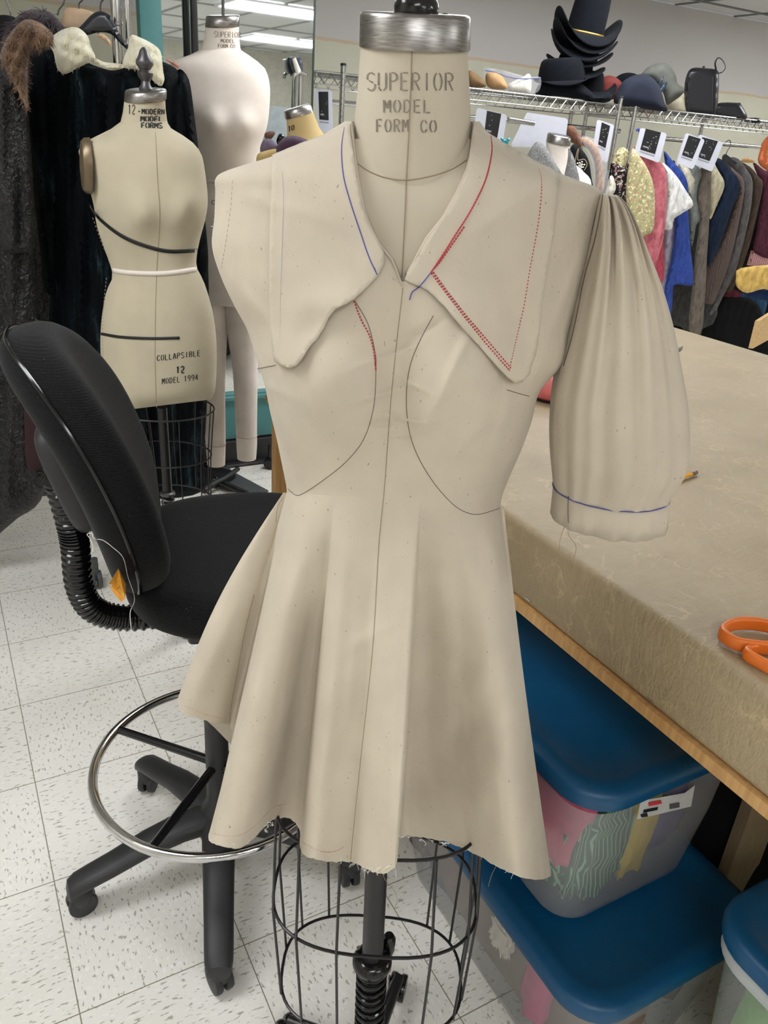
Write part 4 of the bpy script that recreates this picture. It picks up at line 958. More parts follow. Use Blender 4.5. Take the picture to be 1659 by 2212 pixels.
furpiece('fur_collar', [(2, 92), (14, 64), (30, 42), (50, 26), (74, 20), (104, 24), (126, 42), (140, 66), (134, 90), (110, 110), (60, 120), (10, 110)], pcn, .04, 'fur_purple', tpc, 1800, .03, seed=9)
obj('coat_body', puff([(-80, 120), (0, 90), (60, 100), (130, 90), (160, 140), (176, 400), (184, 800), (170, 1030), (60, 1075), (-60, 1060), (-120, 600)], lambda x, y, o=0: pcn(x, y, o-.06), .05, 36, 14, cfold), 'curly', tpc, angle=60)
dk = upright(30, 60, 2.42); MT['navy_black'] = simple('navy_black', (14, 16, 24), .8)
td = tag(obj('dark_coat', puff([(-60, 50), (-10, 34), (22, 34), (40, 50), (44, 120), (30, 400), (-60, 400)], dk, .03, 16, 10), 'navy_black'), 'dark navy coat shoulder behind the plum fur coat', 'coat')
for k, P, nm in ((0, [(8, -14), (16, 8), (22, 24), (24, 44)], 'bent wire hook above the dark navy coat'), (1, [(140, -6), (137, 8), (127, 22), (125, 34)], 'thin wire hook above the plum fur coat')):
    tag(obj('wire_hook', MB().tube([dk(x, y) for x, y in cr(P, 6)], .0022, 8), 'pewter'), nm, 'hanger hook')
# maroon trousers / dark hanging cloth low at the left and rolling base pieces under the forms
MT['maroon_dark'] = simple('maroon_dark', (46, 18, 24), .9)
mc = upright(60, 800, 2.2)
tag(obj('maroon_skirt', puff([(46, 740), (92, 740), (96, 860), (98, 990), (60, 1012), (52, 900)], mc, .02, 10, 10), 'maroon_dark'), 'dark maroon skirt hanging below the curly lamb coat', 'skirt')

# ---------------- wire shelving ----------------
SHY, SHD = 3.7, .40
MT['shelf_chrome'] = simple('shelf_chrome', (196, 196, 196), .22, metal=1.0); MT['shelf_dark'] = simple('shelf_wire_dull', (150, 150, 148), .4, metal=.9)
def sx(px, py, Y=SHY): return atY(px, py, Y)
SZ = float(np.mean([sx(1100, 198)[2], sx(1336, 227)[2], sx(1500, 246)[2]]))
def shelf_unit(x0, x1, posts, label):
    t = thing('wire_shelving', ((x0+x1)/2, SHY+SHD/2, 0), label, 'shelving', 'chrome wire shelving units')
    for Y, m_, zz in ((SHY, 'front_truss', 0), (SHY+SHD, 'back_truss', 0)):
        m = MB(); m.tube([(x0, Y, SZ), (x1, Y, SZ)], .0042, 8); m.tube([(x0, Y, SZ-.05), (x1, Y, SZ-.05)], .0036, 8)
        n = int((x1-x0)/.034); pts = [(x0+(x1-x0)*k/n, Y, SZ-.004-(.042 if k % 2 else 0)) for k in range(n+1)]; m.tube(pts, .0028, 5)
        obj(m_, m, 'shelf_chrome', t)
    for X in (x0, x1):
        m = MB(); m.tube([(X, SHY, SZ), (X, SHY+SHD, SZ)], .0042, 8); m.tube([(X, SHY, SZ-.05), (X, SHY+SHD, SZ-.05)], .0036, 8)
        pts = [(X, SHY+SHD*k/12, SZ-.004-(.042 if k % 2 else 0)) for k in range(13)]; m.tube(pts, .0026, 5); obj('end_truss', m, 'shelf_chrome', t)
    m = MB(); n = int((x1-x0)/.026)
    for k in range(1, n): m.tube([(x0+(x1-x0)*k/n, SHY, SZ-.002), (x0+(x1-x0)*k/n, SHY+SHD, SZ-.002)], .0017, 4)
    for q in (.33, .66): m.tube([(x0, SHY+SHD*q, SZ-.006), (x1, SHY+SHD*q, SZ-.006)], .003, 6)
    obj('wire_deck', m, 'shelf_dark', t)
    for X, Y in posts:
        prof = [(.0115, 0), (.0125, .004)]; z = .03
        while z < SZ+.02: prof += [(.0125, z), (.0108, z+.001), (.0108, z+.003), (.0125, z+.004)]; z += .0254
        prof += [(.0125, SZ+.035)]; p = obj('post', MB().lathe((X, Y, 0), UP, prof, 14), 'shelf_chrome', t)
        obj('post_cap', MB().lathe((X, Y, SZ+.032), UP, [(.0135, 0), (.0135, .008), (.010, .011)], 14), 'black_plastic', p)
    return t
xa, xp0, xb, xc, xd = [float(sx(*p)[0]) for p in ((676, 165), (741, 160), (1340, 226), (1373, 234), (1630, 262))]
shelf_unit(xa+.02, xb-.005, [(xp0, SHY), (xb, SHY), (xp0, SHY+SHD), (xb, SHY+SHD)], 'chrome wire shelving under the stacked black hats and shoes')
shelf_unit(xc+.005, 5.6, [(xc, SHY), (5.6, SHY), (xc, SHY+SHD), (xd, SHY+SHD)], 'chrome wire shelving under the grey hat and tall black bag')
RY = SHY+.12
def rail(p, q, label, Y=RY):
    a, b = atY(*p, Y), atY(*q, Y); b[2] = a[2] = (a[2]+b[2])/2
    tag(obj('clothes_rail', MB().tube([a, b], .012, 14), 'chrome'), label, 'clothes rail', 'rails under the wire shelves'); return a
RL1 = rail((1012, 250), (1338, 286), 'chrome clothes rail with the blank white board on it')
RL2 = rail((1384, 290), (1700, 328), 'chrome clothes rail crowded with jackets and shirts')
rail((690, 220), (770, 224), 'short chrome rail behind the neck of the near form')

# ---------------- hanging signs ----------------
MT['card'] = simple('card_white', (206, 208, 220), .5, var=.02); MT['card_black'] = simple('photo_black', (20, 20, 24), .35); MT['card_grey'] = simple('print_grey', (150, 150, 156), .6)
def card(outer, inner, label, Y, spots=8, seed=0):
    f = Pl(atY(outer[0][0], outer[0][1], Y)); g_ = np.random.default_rng(seed); n = f.n
    t = thing('rail_sign', f(*outer[0]), label, 'sign', 'printed white signs on the clothes rails')
    rp = cr([((1-.06)*np.array(a)+.06*np.array(b)) if k else ((1-.06)*np.array(a)+.06*np.array(c)) for a, b, c in zip(outer, outer[1:]+outer[:1], outer[-1:]+outer[:-1]) for k in (0, 1)], 1, closed=True)
    obj('board', MB().prism([f(x, y, 0) for x, y in rp], -n*.012+RT*-.0), 'card', t, smooth=False)
    if inner:
        ph = obj('photo', MB().prism([f(x, y, .0012) for x, y in inner], -n*.001), 'card_black', t, smooth=False)
        a, b, c, d = [np.array(p, float) for p in inner]
        m = MB()
        for _ in range(spots):
            u, v = g_.uniform(.25, .9), g_.uniform(.1, .9); q = (a*(1-u)+b*u)*(1-v)+(d*(1-u)+c*u)*v; s = g_.uniform(.5, 1.5)
            m.prism([f(q[0]+s*math.cos(k*PI/3), q[1]+s*math.sin(k*PI/3), .002) for k in range(6)], -n*.0005)
        for v, u0, u1 in ((.78, .12, .5),): 
            q = [(a*(1-u)+b*u)*(1-w)+(d*(1-u)+c*u)*w for u, w in ((u0, v), (u1, v), (u1, v+.07), (u0, v+.07))]; m.prism([f(x, y, .002) for x, y in q], -n*.0005)
        obj('photo_print', m, 'card_grey', ph, smooth=False)
        m = MB()
        for w0 in (1.06,): 
            q = [(a*(1-u)+b*u)*(1-w)+(d*(1-u)+c*u)*w for u, w in ((.0, w0), (1, w0), (1, w0+.05), (0, w0+.05))]; m.prism([f(x, y, .001) for x, y in q], -n*.0005)
        obj('caption_line', m, 'card_grey', t, smooth=False)
    return t
card([(680, 194), (717, 196), (719, 285), (690, 285)], [(688, 198), (709, 198), (710, 260), (690, 258)], 'white sign with a tall dark photo, beside the mirror edge', 3.5, 4, 1)
card([(1030, 232), (1096, 248), (1082, 330), (1018, 316)], [(1052, 239), (1083, 246), (1074, 298), (1046, 290)], 'white sign with dark photo just beyond the form neck', 3.45, 3, 2)
card([(1290, 258), (1327, 270), (1312, 352), (1278, 335)], [(1300, 264), (1318, 272), (1308, 320), (1292, 312)], 'narrow white sign beside the shelving post', 3.62, 6, 3)
card([(1384, 276), (1441, 288), (1424, 352), (1370, 332)], [(1395, 278), (1428, 286), (1415, 333), (1383, 323)], 'white sign with a dark speckled photo above the pink sweater', 3.55, 12, 4)
card([(1482, 287), (1523, 302), (1497, 366), (1461, 352)], [(1488, 292), (1514, 300), (1496, 343), (1473, 335)], 'slanted white sign over the grey vest, front one of the pair', 3.55, 10, 5)
card([(1510, 290), (1563, 308), (1538, 371), (1500, 356)], [(1517, 296), (1551, 305), (1533, 348), (1509, 340)], 'white sign above the beige shirt, rear one of the pair', 3.62, 10, 6)
wb = Pl(atY(1180, 280, 3.62)); tag(obj('white_board', MB().prism([wb(x, y) for x, y in ((1140, 243), (1222, 255), (1227, 260), (1219, 320), (1106, 317), (1104, 312), (1136, 247))], -wb.n*.008), 'card', smooth=False), 'blank white board hanging behind the small form neck', 'board')
tag(obj('steel_rod', MB().tube([atY(1098, 258, 3.5), atY(1153, 267, 3.5)], .012, 14), 'chrome'), 'short chrome rod end poking out before the blank white board', 'rod')
lw = upright(615, 262, 3.1); tag(obj('pale_panel', MB().prism([lw(x, y) for x, y in ((572, 229), (640, 234), (645, 330), (575, 330))], -lw.n*.008), simple('pale_panel', (176, 188, 192), .5), smooth=False), 'pale blue grey panel put at a bright patch in the mirror, behind the old tan form neck', 'board')  # pale panel put in where the mirror shows a bright patch

# ---------------- clothes on the rail ----------------
def cloth(name, a, b=None, sc=60, st=None, bump=.3, kind='noise', rough=.9):
    t = NT(name); b = b or tuple(min(255, v*1.12+4) for v in a); f = t.noise(sc, 4, .65, st) if st else t.noise(sc, 4, .65)
    t.set(Base_Color=t.ramp(f, [(.36, a), (.64, b)]), Roughness=rough, Normal=t.bump(t.noise(sc*.5, 3), bump, .006)); t.b.inputs['Specular IOR Level'].default_value = .2; return t.m
def spotted(name, base, cols, sc=45):
    t = NT(name); v = t.node('ShaderNodeTexVoronoi'); v.inputs['Scale'].default_value = sc; t.link(t.tc.outputs['Object'], v.inputs['Vector'])
    c = lin(base)
    for i, cc in enumerate(cols):
        m = t.ramp(t.noise(sc*.9+i*7, 1, .5), [(.6-.01*i, (0, 0, 0, 1)), (.64, (1, 1, 1, 1))]); c = t.mix(m, c, lin(cc))
    t.set(Base_Color=c, Roughness=.9); return t.m
def striped(name, a, b, sc=90, ang=0.0):
    t = NT(name); wv = t.node('ShaderNodeTexWave', wave_type='BANDS'); wv.bands_direction = 'X'; wv.inputs['Scale'].default_value = sc; wv.inputs['Distortion'].default_value = .6; t.link(t.tc.outputs['Object'], wv.inputs['Vector'])
    t.set(Base_Color=t.ramp(wv.outputs['Fac'], [(.72, a), (.95, b)]), Roughness=.9); return t.m
GY = 3.72
def garment(name, cat, poly, mat, label, Y=GY, th=.028, R=9, fa=.005, fs=.35, an=.12, parent=None, step=6, seed=0, hang=None):
    f = Pl(atY(poly[0][0], poly[0][1], Y)); fold = lambda x, y: fa*math.sin(x*fs+y*an+seed)+fa*.5*math.sin(x*fs*2.3+seed*2+y*.05)
    m = puff(poly, f, th, R, step, fold, n=3)
    o = obj(name, m, mat, parent, angle=70)
    if parent is None: tag(o, label, cat)
    return o, f
MT['tweed'] = cloth('tweed', (70, 70, 72), (178, 178, 176), 300, None, .3)
# small form wearing a tweed jacket
fs = Pl(atY(1205, 300, 3.4)); BS = fs.P0.copy(); BS[2] = 0
ts = thing('dress_form', BS, 'small distant dress form with shiny cap wearing the grey tweed jacket', 'dress form', 'dress forms')
as_ = UP+fs.n*.12+RT*.10; as_ /= np.linalg.norm(as_)
obj('neck_cap', MB().loft([ringpx(fs, 1205, 310, 52, as_), ringpx(fs, 1206, 308, 53, as_), ringpx(fs, 1208, 294, 52, as_), ringpx(fs, 1208, 291, 47, as_), ringpx(fs, 1208, 292, 12, as_)]), 'brushed', ts, angle=60)
obj('neck', MB().loft([ringpx(fs, 1205, 308, 51, as_, .9), ringpx(fs, 1206, 330, 52, as_, .9), ringpx(fs, 1208, 352, 60, as_, .9), ringpx(fs, 1208, 400, 110, as_, .8)]), 'linenfar', ts)
obj('torso', MB().loft(body_rows(fs, [(350, 1180, 1236, .04), (372, 1150, 1262, .07), (400, 1135, 1278, .09), (500, 1145, 1268, .1), (640, 1140, 1272, .1)], 4)), 'linenfar', ts)
obj('pole', MB().tube([fs(1206, 600), (BS[0], BS[1], .02)], .014, 12), 'black_metal', ts); obj('base', MB().lathe((BS[0], BS[1], 0), UP, [(.2, 0), (.2, .015), (.03, .03)], 24), 'black_metal', ts)
ft = lambda x, y, o=0: fs(x, y, o+.10)
tw = thing('tweed_jacket', fs(1205, 400), 'grey tweed jacket on the small distant dress form', 'jacket')
for P in ([(1146, 322), (1156, 308), (1166, 306), (1178, 316), (1194, 342), (1212, 372), (1220, 400), (1210, 520), (1130, 520), (1124, 400), (1136, 345)], [(1228, 320), (1238, 336), (1247, 365), (1252, 400), (1250, 520), (1214, 520), (1218, 400), (1220, 375), (1226, 345)]):
    obj('jacket_front', puff(P, ft, .03, 14, 8), 'tweed', tw, angle=70)
G = [
 ('embroidered_jacket', 'jacket', [(1232, 320), (1241, 311), (1258, 324), (1272, 347), (1277, 379), (1281, 412), (1262, 408), (1248, 389), (1238, 356), (1232, 336)], ('black_silk', (14, 15, 18)), 'black jacket with pearl and cord embroidery beside the tweed jacket', 3.5),
 ('rust_fur_stole', 'stole', [(1226, 273), (1240, 272), (1250, 288), (1258, 303), (1253, 320), (1243, 312), (1232, 306), (1224, 290)], 'FUR', 'rust brown fur piece hung beside the blank white board', 3.62),
 ('tan_fur_stole', 'stole', [(1256, 297), (1272, 300), (1288, 313), (1299, 340), (1304, 380), (1305, 412), (1287, 412), (1286, 370), (1282, 345), (1272, 325), (1258, 313)], 'FUR2', 'tan fur stole under clear plastic next to the embroidered jacket', 3.6),
 ('white_blouse', 'blouse', [(1318, 380), (1328, 388), (1330, 410), (1318, 425), (1308, 420)], ('cream_blouse', (228, 222, 200)), 'sliver of cream blouse between plastic wrap and shelving post', 3.66),
 ('wine_dress', 'dress', [(1246, 372), (1256, 385), (1266, 405), (1250, 402), (1240, 390)], ('wine', (112, 24, 44)), 'wine red dress showing below the embroidered jacket', 3.62),
 ('cream_floral_blouse', 'blouse', [(1330, 330), (1344, 318), (1358, 328), (1354, 350), (1345, 370), (1330, 372), (1322, 352)], 'FLC', 'cream floral blouse beside the shelving posts', 3.7),
 ('dark_floral_dress', 'dress', [(1322, 352), (1340, 358), (1358, 366), (1364, 395), (1356, 450), (1346, 470), (1332, 430), (1322, 400)], 'FLD', 'black dress with cream flowers by the shelving posts', 3.68),
 ('yellow_floral_blouse', 'blouse', [(1366, 322), (1376, 330), (1398, 362), (1412, 400), (1415, 450), (1411, 497), (1395, 508), (1380, 513), (1364, 475), (1352, 430), (1356, 370)], 'FLY', 'pale yellow floral blouse hanging before the pink sweater', 3.55),
 ('pink_sweater', 'sweater', [(1370, 316), (1392, 322), (1420, 345), (1438, 370), (1440, 420), (1436, 490), (1432, 520), (1424, 550), (1415, 582), (1405, 592), (1392, 560), (1384, 510), (1380, 440), (1376, 360)], 'CAB', 'pink cable knit sweater behind the yellow blouse', 3.62),
 ('rose_dress', 'dress', [(1412, 480), (1432, 470), (1434, 520), (1434, 600), (1420, 610), (1404, 600), (1408, 560)], ('rose', (176, 74, 92)), 'rose coloured skirt hanging below the pink sweater', 3.68),
 ('wine_skirt', 'skirt', [(1410, 596), (1434, 585), (1435, 618), (1424, 622), (1412, 612)], ('wine2', (104, 16, 36)), 'dark wine hem under the rose skirt', 3.72),
 ('tan_shirt', 'shirt', [(1434, 370), (1446, 378), (1446, 460), (1434, 500), (1428, 440)], ('tanshirt', (206, 158, 112)), 'narrow strip of tan shirt between pink sweater and white tee', 3.7),
 ('white_tee', 'shirt', [(1430, 352), (1446, 363), (1464, 384), (1482, 412), (1498, 442), (1478, 458), (1456, 473), (1452, 492), (1442, 497), (1432, 484), (1440, 440), (1440, 390)], ('white_cotton', (200, 200, 198)), 'white short sleeved top sticking out over the blue dress', 3.6),
 ('lavender_top', 'shirt', [(1437, 495), (1458, 474), (1457, 520), (1450, 560), (1445, 600), (1441, 628), (1422, 628), (1430, 600), (1434, 540)], ('lavender', (168, 162, 180)), 'lavender grey long top under the white short sleeved top', 3.7),
 ('white_slip', 'slip', [(1420, 628), (1436, 630), (1434, 660), (1426, 664)], ('white_cotton2', (226, 226, 236)), 'white slip hem below the lavender grey top', 3.74),
 ('blue_dress', 'dress', [(1434, 326), (1455, 350), (1475, 372), (1486, 400), (1487, 460), (1492, 540), (1498, 611), (1476, 616), (1456, 617), (1452, 660), (1445, 694), (1434, 672), (1436, 620), (1450, 560), (1458, 480), (1450, 420), (1440, 370)], ('royal', (48, 68, 136)), 'royal blue dress hanging behind the white short sleeved top', 3.72),
 ('cream_shirt', 'shirt', [(1458, 348), (1490, 366), (1504, 385), (1501, 405), (1491, 432), (1484, 410), (1472, 378)], ('creamshirt', (188, 182, 162)), 'cream shirt shoulder behind the slanted signs', 3.74),
 ('grey_vest', 'vest', [(1488, 360), (1508, 360), (1519, 380), (1510, 400), (1506, 430), (1512, 458), (1515, 475), (1504, 487), (1500, 512), (1493, 532), (1488, 480), (1486, 420)], ('heather', (112, 116, 112)), 'heather grey knitted vest below the front slanted sign', 3.7),
 ('charcoal_trousers', 'trousers', [(1455, 616), (1498, 608), (1501, 640), (1494, 712), (1470, 706), (1440, 694), (1448, 650)], ('charcoal', (58, 58, 56)), 'charcoal trousers below the blue dress', 3.8),
 ('brown_trousers', 'trousers', [(1516, 352), (1530, 349), (1537, 358), (1535, 420), (1531, 500), (1527, 560), (1523, 640), (1514, 722), (1488, 712), (1495, 620), (1500, 560), (1511, 480), (1506, 430), (1512, 390)], ('taupe_wool', (96, 88, 80)), 'long taupe wool trousers folded over a hanger', 3.66),
 ('beige_shirt', 'shirt', [(1536, 358), (1550, 368), (1564, 390), (1563, 410), (1549, 442), (1535, 474), (1531, 450), (1534, 400)], ('beigeshirt', (186, 178, 152)), 'beige shirt right behind the taupe trousers', 3.72),
 ('navy_jacket', 'jacket', [(1542, 342), (1560, 345), (1578, 365), (1594, 385), (1598, 410), (1582, 450), (1562, 510), (1542, 560), (1526, 574), (1527, 500), (1536, 470), (1560, 420), (1563, 390), (1548, 362)], ('navywool', (26, 36, 54)), 'navy wool jacket next to the beige shirt', 3.74),
 ('pinstripe_jacket', 'jacket', [(1562, 350), (1590, 370), (1608, 395), (1602, 450), (1578, 560), (1545, 648), (1532, 657), (1517, 645), (1521, 580), (1545, 545), (1567, 500), (1590, 430), (1595, 400)], 'PIN', 'brown pinstripe jacket behind the navy wool jacket', 3.76),
 ('grey_tweed_jacket', 'jacket', [(1576, 344), (1595, 343), (1616, 370), (1626, 395), (1622, 450), (1607, 520), (1587, 590), (1562, 640), (1542, 679), (1528, 677), (1558, 600), (1590, 500), (1604, 420), (1600, 390)], ('greytweed', (82, 80, 80)), 'mottled grey jacket behind the pinstripe one', 3.79),
 ('brown_jacket', 'jacket', [(1592, 346), (1620, 360), (1640, 383), (1648, 395), (1643, 430), (1622, 520), (1602, 580), (1582, 627), (1568, 620), (1600, 520), (1622, 430), (1624, 395), (1610, 365)], ('dkbrown', (62, 52, 44)), 'dark brown jacket behind the mottled grey one', 3.82),
 ('maroon_jacket', 'jacket', [(1626, 352), (1652, 368), (1690, 390), (1690, 548), (1630, 546), (1634, 500), (1645, 410)], ('maroon', (72, 36, 48)), 'maroon jacket with pink striped cuff at the end of the rail', 3.8),
 ('orange_scarf', 'scarf', [(1652, 300), (1690, 280), (1690, 385), (1656, 368), (1638, 352), (1640, 330)], 'ORG', 'orange and gold patterned scarf hung at the end of the rail', 3.6),
 ('gold_sash', 'sash', [(1600, 579), (1690, 576), (1690, 632), (1650, 624), (1614, 633), (1592, 620), (1590, 600)], ('gold_satin', (190, 158, 88)), 'folded gold satin lying over the blue denim', 3.45),
 ('maroon_skirt', 'skirt', [(1546, 632), (1600, 632), (1592, 700), (1578, 748), (1508, 728), (1518, 680)], ('maroonskirt', (84, 36, 46)), 'maroon skirt hanging low beside the teal blue trousers', 3.84),
 ('blue_trousers', 'trousers', [(1597, 634), (1655, 640), (1648, 700), (1640, 775), (1574, 748), (1588, 690)], ('tealblue', (36, 62, 86)), 'teal blue trousers below the gold satin', 3.8),
 ('denim_garment', 'jeans', [(1610, 624), (1690, 624), (1690, 662), (1650, 648), (1618, 642)], ('denim', (26, 40, 74)), 'dark denim with a metal stud under the gold satin', 3.5),
 ('dark_end_fill', 'dress', [(1636, 640), (1700, 650), (1700, 800), (1636, 790)], ('blackendfill', (16, 17, 20)), 'black shape added for the dark gap behind the wooden plank', 3.9),  # black shape put in for a shaded gap
 ('charcoal_fill', 'coat', [(1318, 360), (1350, 350), (1400, 380), (1440, 400), (1440, 600), (1430, 660), (1330, 560)], ('charcoalfill', (34, 32, 34)), 'charcoal filler added in the gap behind the floral clothes', 3.98),  # dark fillers added so no wall shows between the clothes
 ('grey_fill', 'coat', [(1446, 372), (1480, 362), (1530, 380), (1546, 420), (1550, 600), (1540, 700), (1450, 680)], ('greyfill', (58, 60, 60)), 'grey filler added between blue dress and taupe trousers', 3.98),
 ('olive_fill', 'coat', [(1556, 372), (1600, 370), (1650, 392), (1662, 430), (1660, 600), (1640, 700), (1550, 690)], ('olivefill', (46, 40, 38)), 'dark olive filler added behind the brown jackets', 3.98),
 ('dark_gap_fill', 'skirt', [(1434, 640), (1560, 640), (1640, 660), (1650, 790), (1430, 740)], ('blackgapfill', (14, 14, 15)), 'black shape added for the dark gaps behind the charcoal trousers', 4.0),  # black shape put in where gaps between clothes fall dark
]
MT['FUR'] = fur('fur_rust', (60, 32, 18), (104, 60, 34), (140, 88, 52)); MT['FUR2'] = fur('fur_tan', (140, 98, 64), (178, 134, 94), (206, 168, 128))
MT['FLC'] = spotted('floral_cream', (206, 196, 150), [(150, 130, 70), (120, 120, 70), (240, 236, 220)], 60); MT['FLD'] = spotted('floral_dark', (20, 18, 22), [(206, 196, 180), (150, 110, 110)], 60)
MT['FLY'] = spotted('floral_yellow', (184, 176, 130), [(196, 150, 130), (160, 160, 110), (232, 226, 190)], 70); MT['CAB'] = cloth('cable_knit', (176, 86, 100), (216, 130, 140), 34, (1, 1, .5), 1.0)
MT['PIN'] = striped('pinstripe', (84, 72, 68), (118, 98, 92), 30); MT['ORG'] = spotted('orange_print', (186, 98, 60), [(196, 150, 60), (226, 130, 84)], 30)
for i, (nm, cat, poly, mat, label, Y) in enumerate(G):
    if isinstance(mat, str): m = MT[mat]
    else: m = cloth('cloth_'+mat[0], mat[1], tuple(min(255, v*1.2+6) for v in mat[1]), 50, (1, 1, .35), .5, rough=.35 if 'satin' in mat[0] else .9)
    garment(nm, cat, poly, m, label, Y, th=.030, R=8, seed=i, step=6)
def add_child(name, mb, mat, parent_name): return obj(name, mb, mat, bpy.data.objects[parent_name])
pj = Pl(atY(1232, 320, 3.44)); m = MB()
for k in range(14):
    a = k*2.4; r = 2+k*.75; m.lathe(pj(1254+r*.7*math.cos(a), 360+r*math.sin(a), .02), UP, [(.001, 0), (.006, .004), (.001, .008)], 6)
add_child('pearl_trim', m, 'thread_white', 'embroidered_jacket')
add_child('cord_trim', MB().tube([pj(x, y, .02) for x, y in cr([(1242, 352), (1246, 330), (1250, 322), (1248, 345), (1262, 344), (1268, 355), (1262, 368)], 6)], .0022, 6), 'thread_tan', 'embroidered_jacket')
pc_ = Pl(atY(1626, 550, 3.74)); MT['pink_stripe'] = striped('pink_stripe', (206, 160, 158), (150, 84, 92), 26)
add_child('striped_cuff', puff([(1622, 541), (1690, 541), (1690, 578), (1613, 573)], pc_, .02, 8, 6, smooth=False), 'pink_stripe', 'maroon_jacket')
pf = Pl(atY(1550, 360, 3.7)); tag(obj('dark_hanger', puff([(1560, 338), (1567, 333), (1578, 340), (1592, 352), (1584, 356), (1572, 352), (1562, 356)], Pl(atY(1570, 340, 3.68)), .008, 5, 5), 'hanger_black'), 'black hanger top above the navy wool jacket', 'clothes hanger')
tag(obj('wooden_hanger', puff([(1600, 348), (1610, 341), (1624, 344), (1630, 350), (1615, 352)], Pl(atY(1610, 345, 3.72)), .008, 4, 4), 'oak'), 'curved wooden hanger above the dark brown jacket', 'clothes hanger')
tag(obj('blue_hook', MB().tube([Pl(atY(1376, 290, 3.6))(x, y) for x, y in cr([(1374, 282), (1380, 280), (1382, 292), (1378, 306), (1377, 318)], 5)], .006, 8), simple('blue_plastic', (40, 56, 160), .4)), 'blue plastic hanger hook beside the shelving post', 'hanger hook')
tag(obj('wire_hook', MB().tube([Pl(atY(1575, 320, 3.75))(x, y) for x, y in cr([(1566, 308), (1576, 303), (1578, 314), (1570, 328), (1568, 336)], 5)], .003, 6), 'pewter'), 'bent wire hook on the rail by the navy wool jacket', 'hanger hook')
MT['clear_bag'] = glassy('clear_plastic', (216, 216, 226), .16, .1)
tag(obj('plastic_wrap', puff([(1255, 296), (1278, 298), (1295, 315), (1308, 345), (1314, 380), (1314, 430), (1284, 425), (1280, 360), (1268, 325)], Pl(atY(1280, 340, 3.52)), .012, 10, 6, lambda x, y: .006*math.sin(x*.5+y*.3)), 'clear_bag'), 'clear crinkled plastic garment wrap over the tan fur stole', 'plastic wrap')
MT['turq'] = simple('turquoise_bead', (60, 160, 176), .3); m = MB()
for k in range(7): m.lathe(Pl(atY(1092, 308, 3.3))(1088+6*math.cos(k)+k*.8, 308+5*math.sin(k*1.7)), UP, [(.002, 0), (.011, .007), (.002, .014)], 8)
tag(obj('beaded_brooch', m, 'turq'), 'turquoise bead cluster below the sign beyond the form neck', 'brooch', kind='stuff')
# plank end past the table
pk = Pl(atY(1645, 720, 2.5)); b4 = [pk(x, y) for x, y in ((1641, 693), (1700, 656), (1700, 712), (1626, 753))]
tag(obj('wooden_plank', MB().prism(b4, -pk.n*.05-UP*.01), 'pine', smooth=False), 'pale wooden plank end past the far table edge', 'plank')

# ---------------- hats, shoes and bags on the shelf ----------------
MT['felt'] = simple('black_felt', (13, 16, 22), .95, var=.12, scale=40, bump=.2, bscale=300, sheen=.02, Specular_IOR_Level=.15); MT['felt_navy'] = simple('navy_felt', (17, 24, 42), .9, sheen=.02); MT['felt_grey'] = simple('grey_felt', (92, 94, 88), .9); MT['felt_red'] = simple('red_felt', (112, 44, 40), .9)
def brim_hat(px, py, Y, cw, chh, bx, by, curl, mat, label, yaw=0.0, lean=(0, 0), band=None, dome=.85, droop=.0, group='black felt hats in the stack'):
    C = atY(px, py, Y); ax = UP+RT*lean[0]-FW*lean[1]; ax /= np.linalg.norm(ax); u = Rz(YAW+yaw)@np.array([1, 0, 0]); u = u-(u@ax)*ax; u /= np.linalg.norm(u); v = np.cross(ax, u)
    t = thing('felt_hat', C, label, 'hat', group)
    n = 40; rings = []
    for z, k in ((-.004, 1.02), (0, 1), (.3, .985), (.6, .95), (.85, dome+.04), (.96, dome-.06), (1.0, dome-.25), (.96, dome-.5), (.93, .1)):
        rings.append([C+ax*chh*z+u*cw/2*k*math.cos(a)+v*cw/2*.86*k*math.sin(a) for a in (2*PI*j/n for j in range(n))])
    obj('crown', MB().loft(rings, False, True), mat, t)
    rings = []
    for s in (0, .2, .45, .7, .9, 1.0):
        r = []
        for j in range(n):
            a = 2*PI*j/n; rx, ry = cw/2*1.01+(bx-cw/2)*s, cw/2*.87+(by-cw/2*.87)*s
            h = curl*(s**1.6)*abs(math.cos(a))**2.2-droop*s*s*abs(math.sin(a))**2
            r.append(C+u*rx*math.cos(a)*(1-.18*abs(math.cos(a))**2*s*min(1, curl*8))+v*ry*math.sin(a)+ax*h)
        rings.append(r)
    obj('brim', MB().loft(rings, False, False), mat, t, thick=.005)
    if band: obj('hat_band', MB().loft([[C+ax*z+u*(cw/2+.003)*math.cos(a)+v*(cw/2*.86+.003)*math.sin(a) for a in (2*PI*j/n for j in range(n))] for z in (.002, .012)], False, False), band, t, thick=.002)
    return t
MT['gold'] = simple('gold_band', (206, 168, 84), .3, metal=.7)
HY = SHY+.17
brim_hat(1262, 74, HY, .205, .215, .205, .19, .10, 'felt', 'tall black hat with gold band on top of the hat stack', .15, (.12, .10), 'gold', droop=.05)
brim_hat(1256, 96, HY, .2, .09, .20, .18, .10, 'felt', 'black felt hat directly under the gold-banded one', .1, (.1, .08), droop=.04)
brim_hat(1253, 114, HY, .2, .09, .205, .18, .085, 'felt', 'black felt hat third from the top of the hat stack', -.1, (.1, .08), droop=.04)
brim_hat(1250, 138, HY, .2, .09, .19, .17, .05, 'felt', 'black felt hat fourth from the top with a thin cord band', .0, (-.08, .05), 'pewter', droop=.02)
brim_hat(1240, 158, HY, .2, .10, .17, .16, .03, 'felt', 'black felt hat fifth from the top, just above the rounded one', .1, (-.05, .05), droop=.03)
brim_hat(1212, 176, HY-.05, .25, .11, .15, .15, .02, 'felt', 'rounded black hat low on the sleeve side of the hat stack', 0, (-.1, .05), droop=.02)
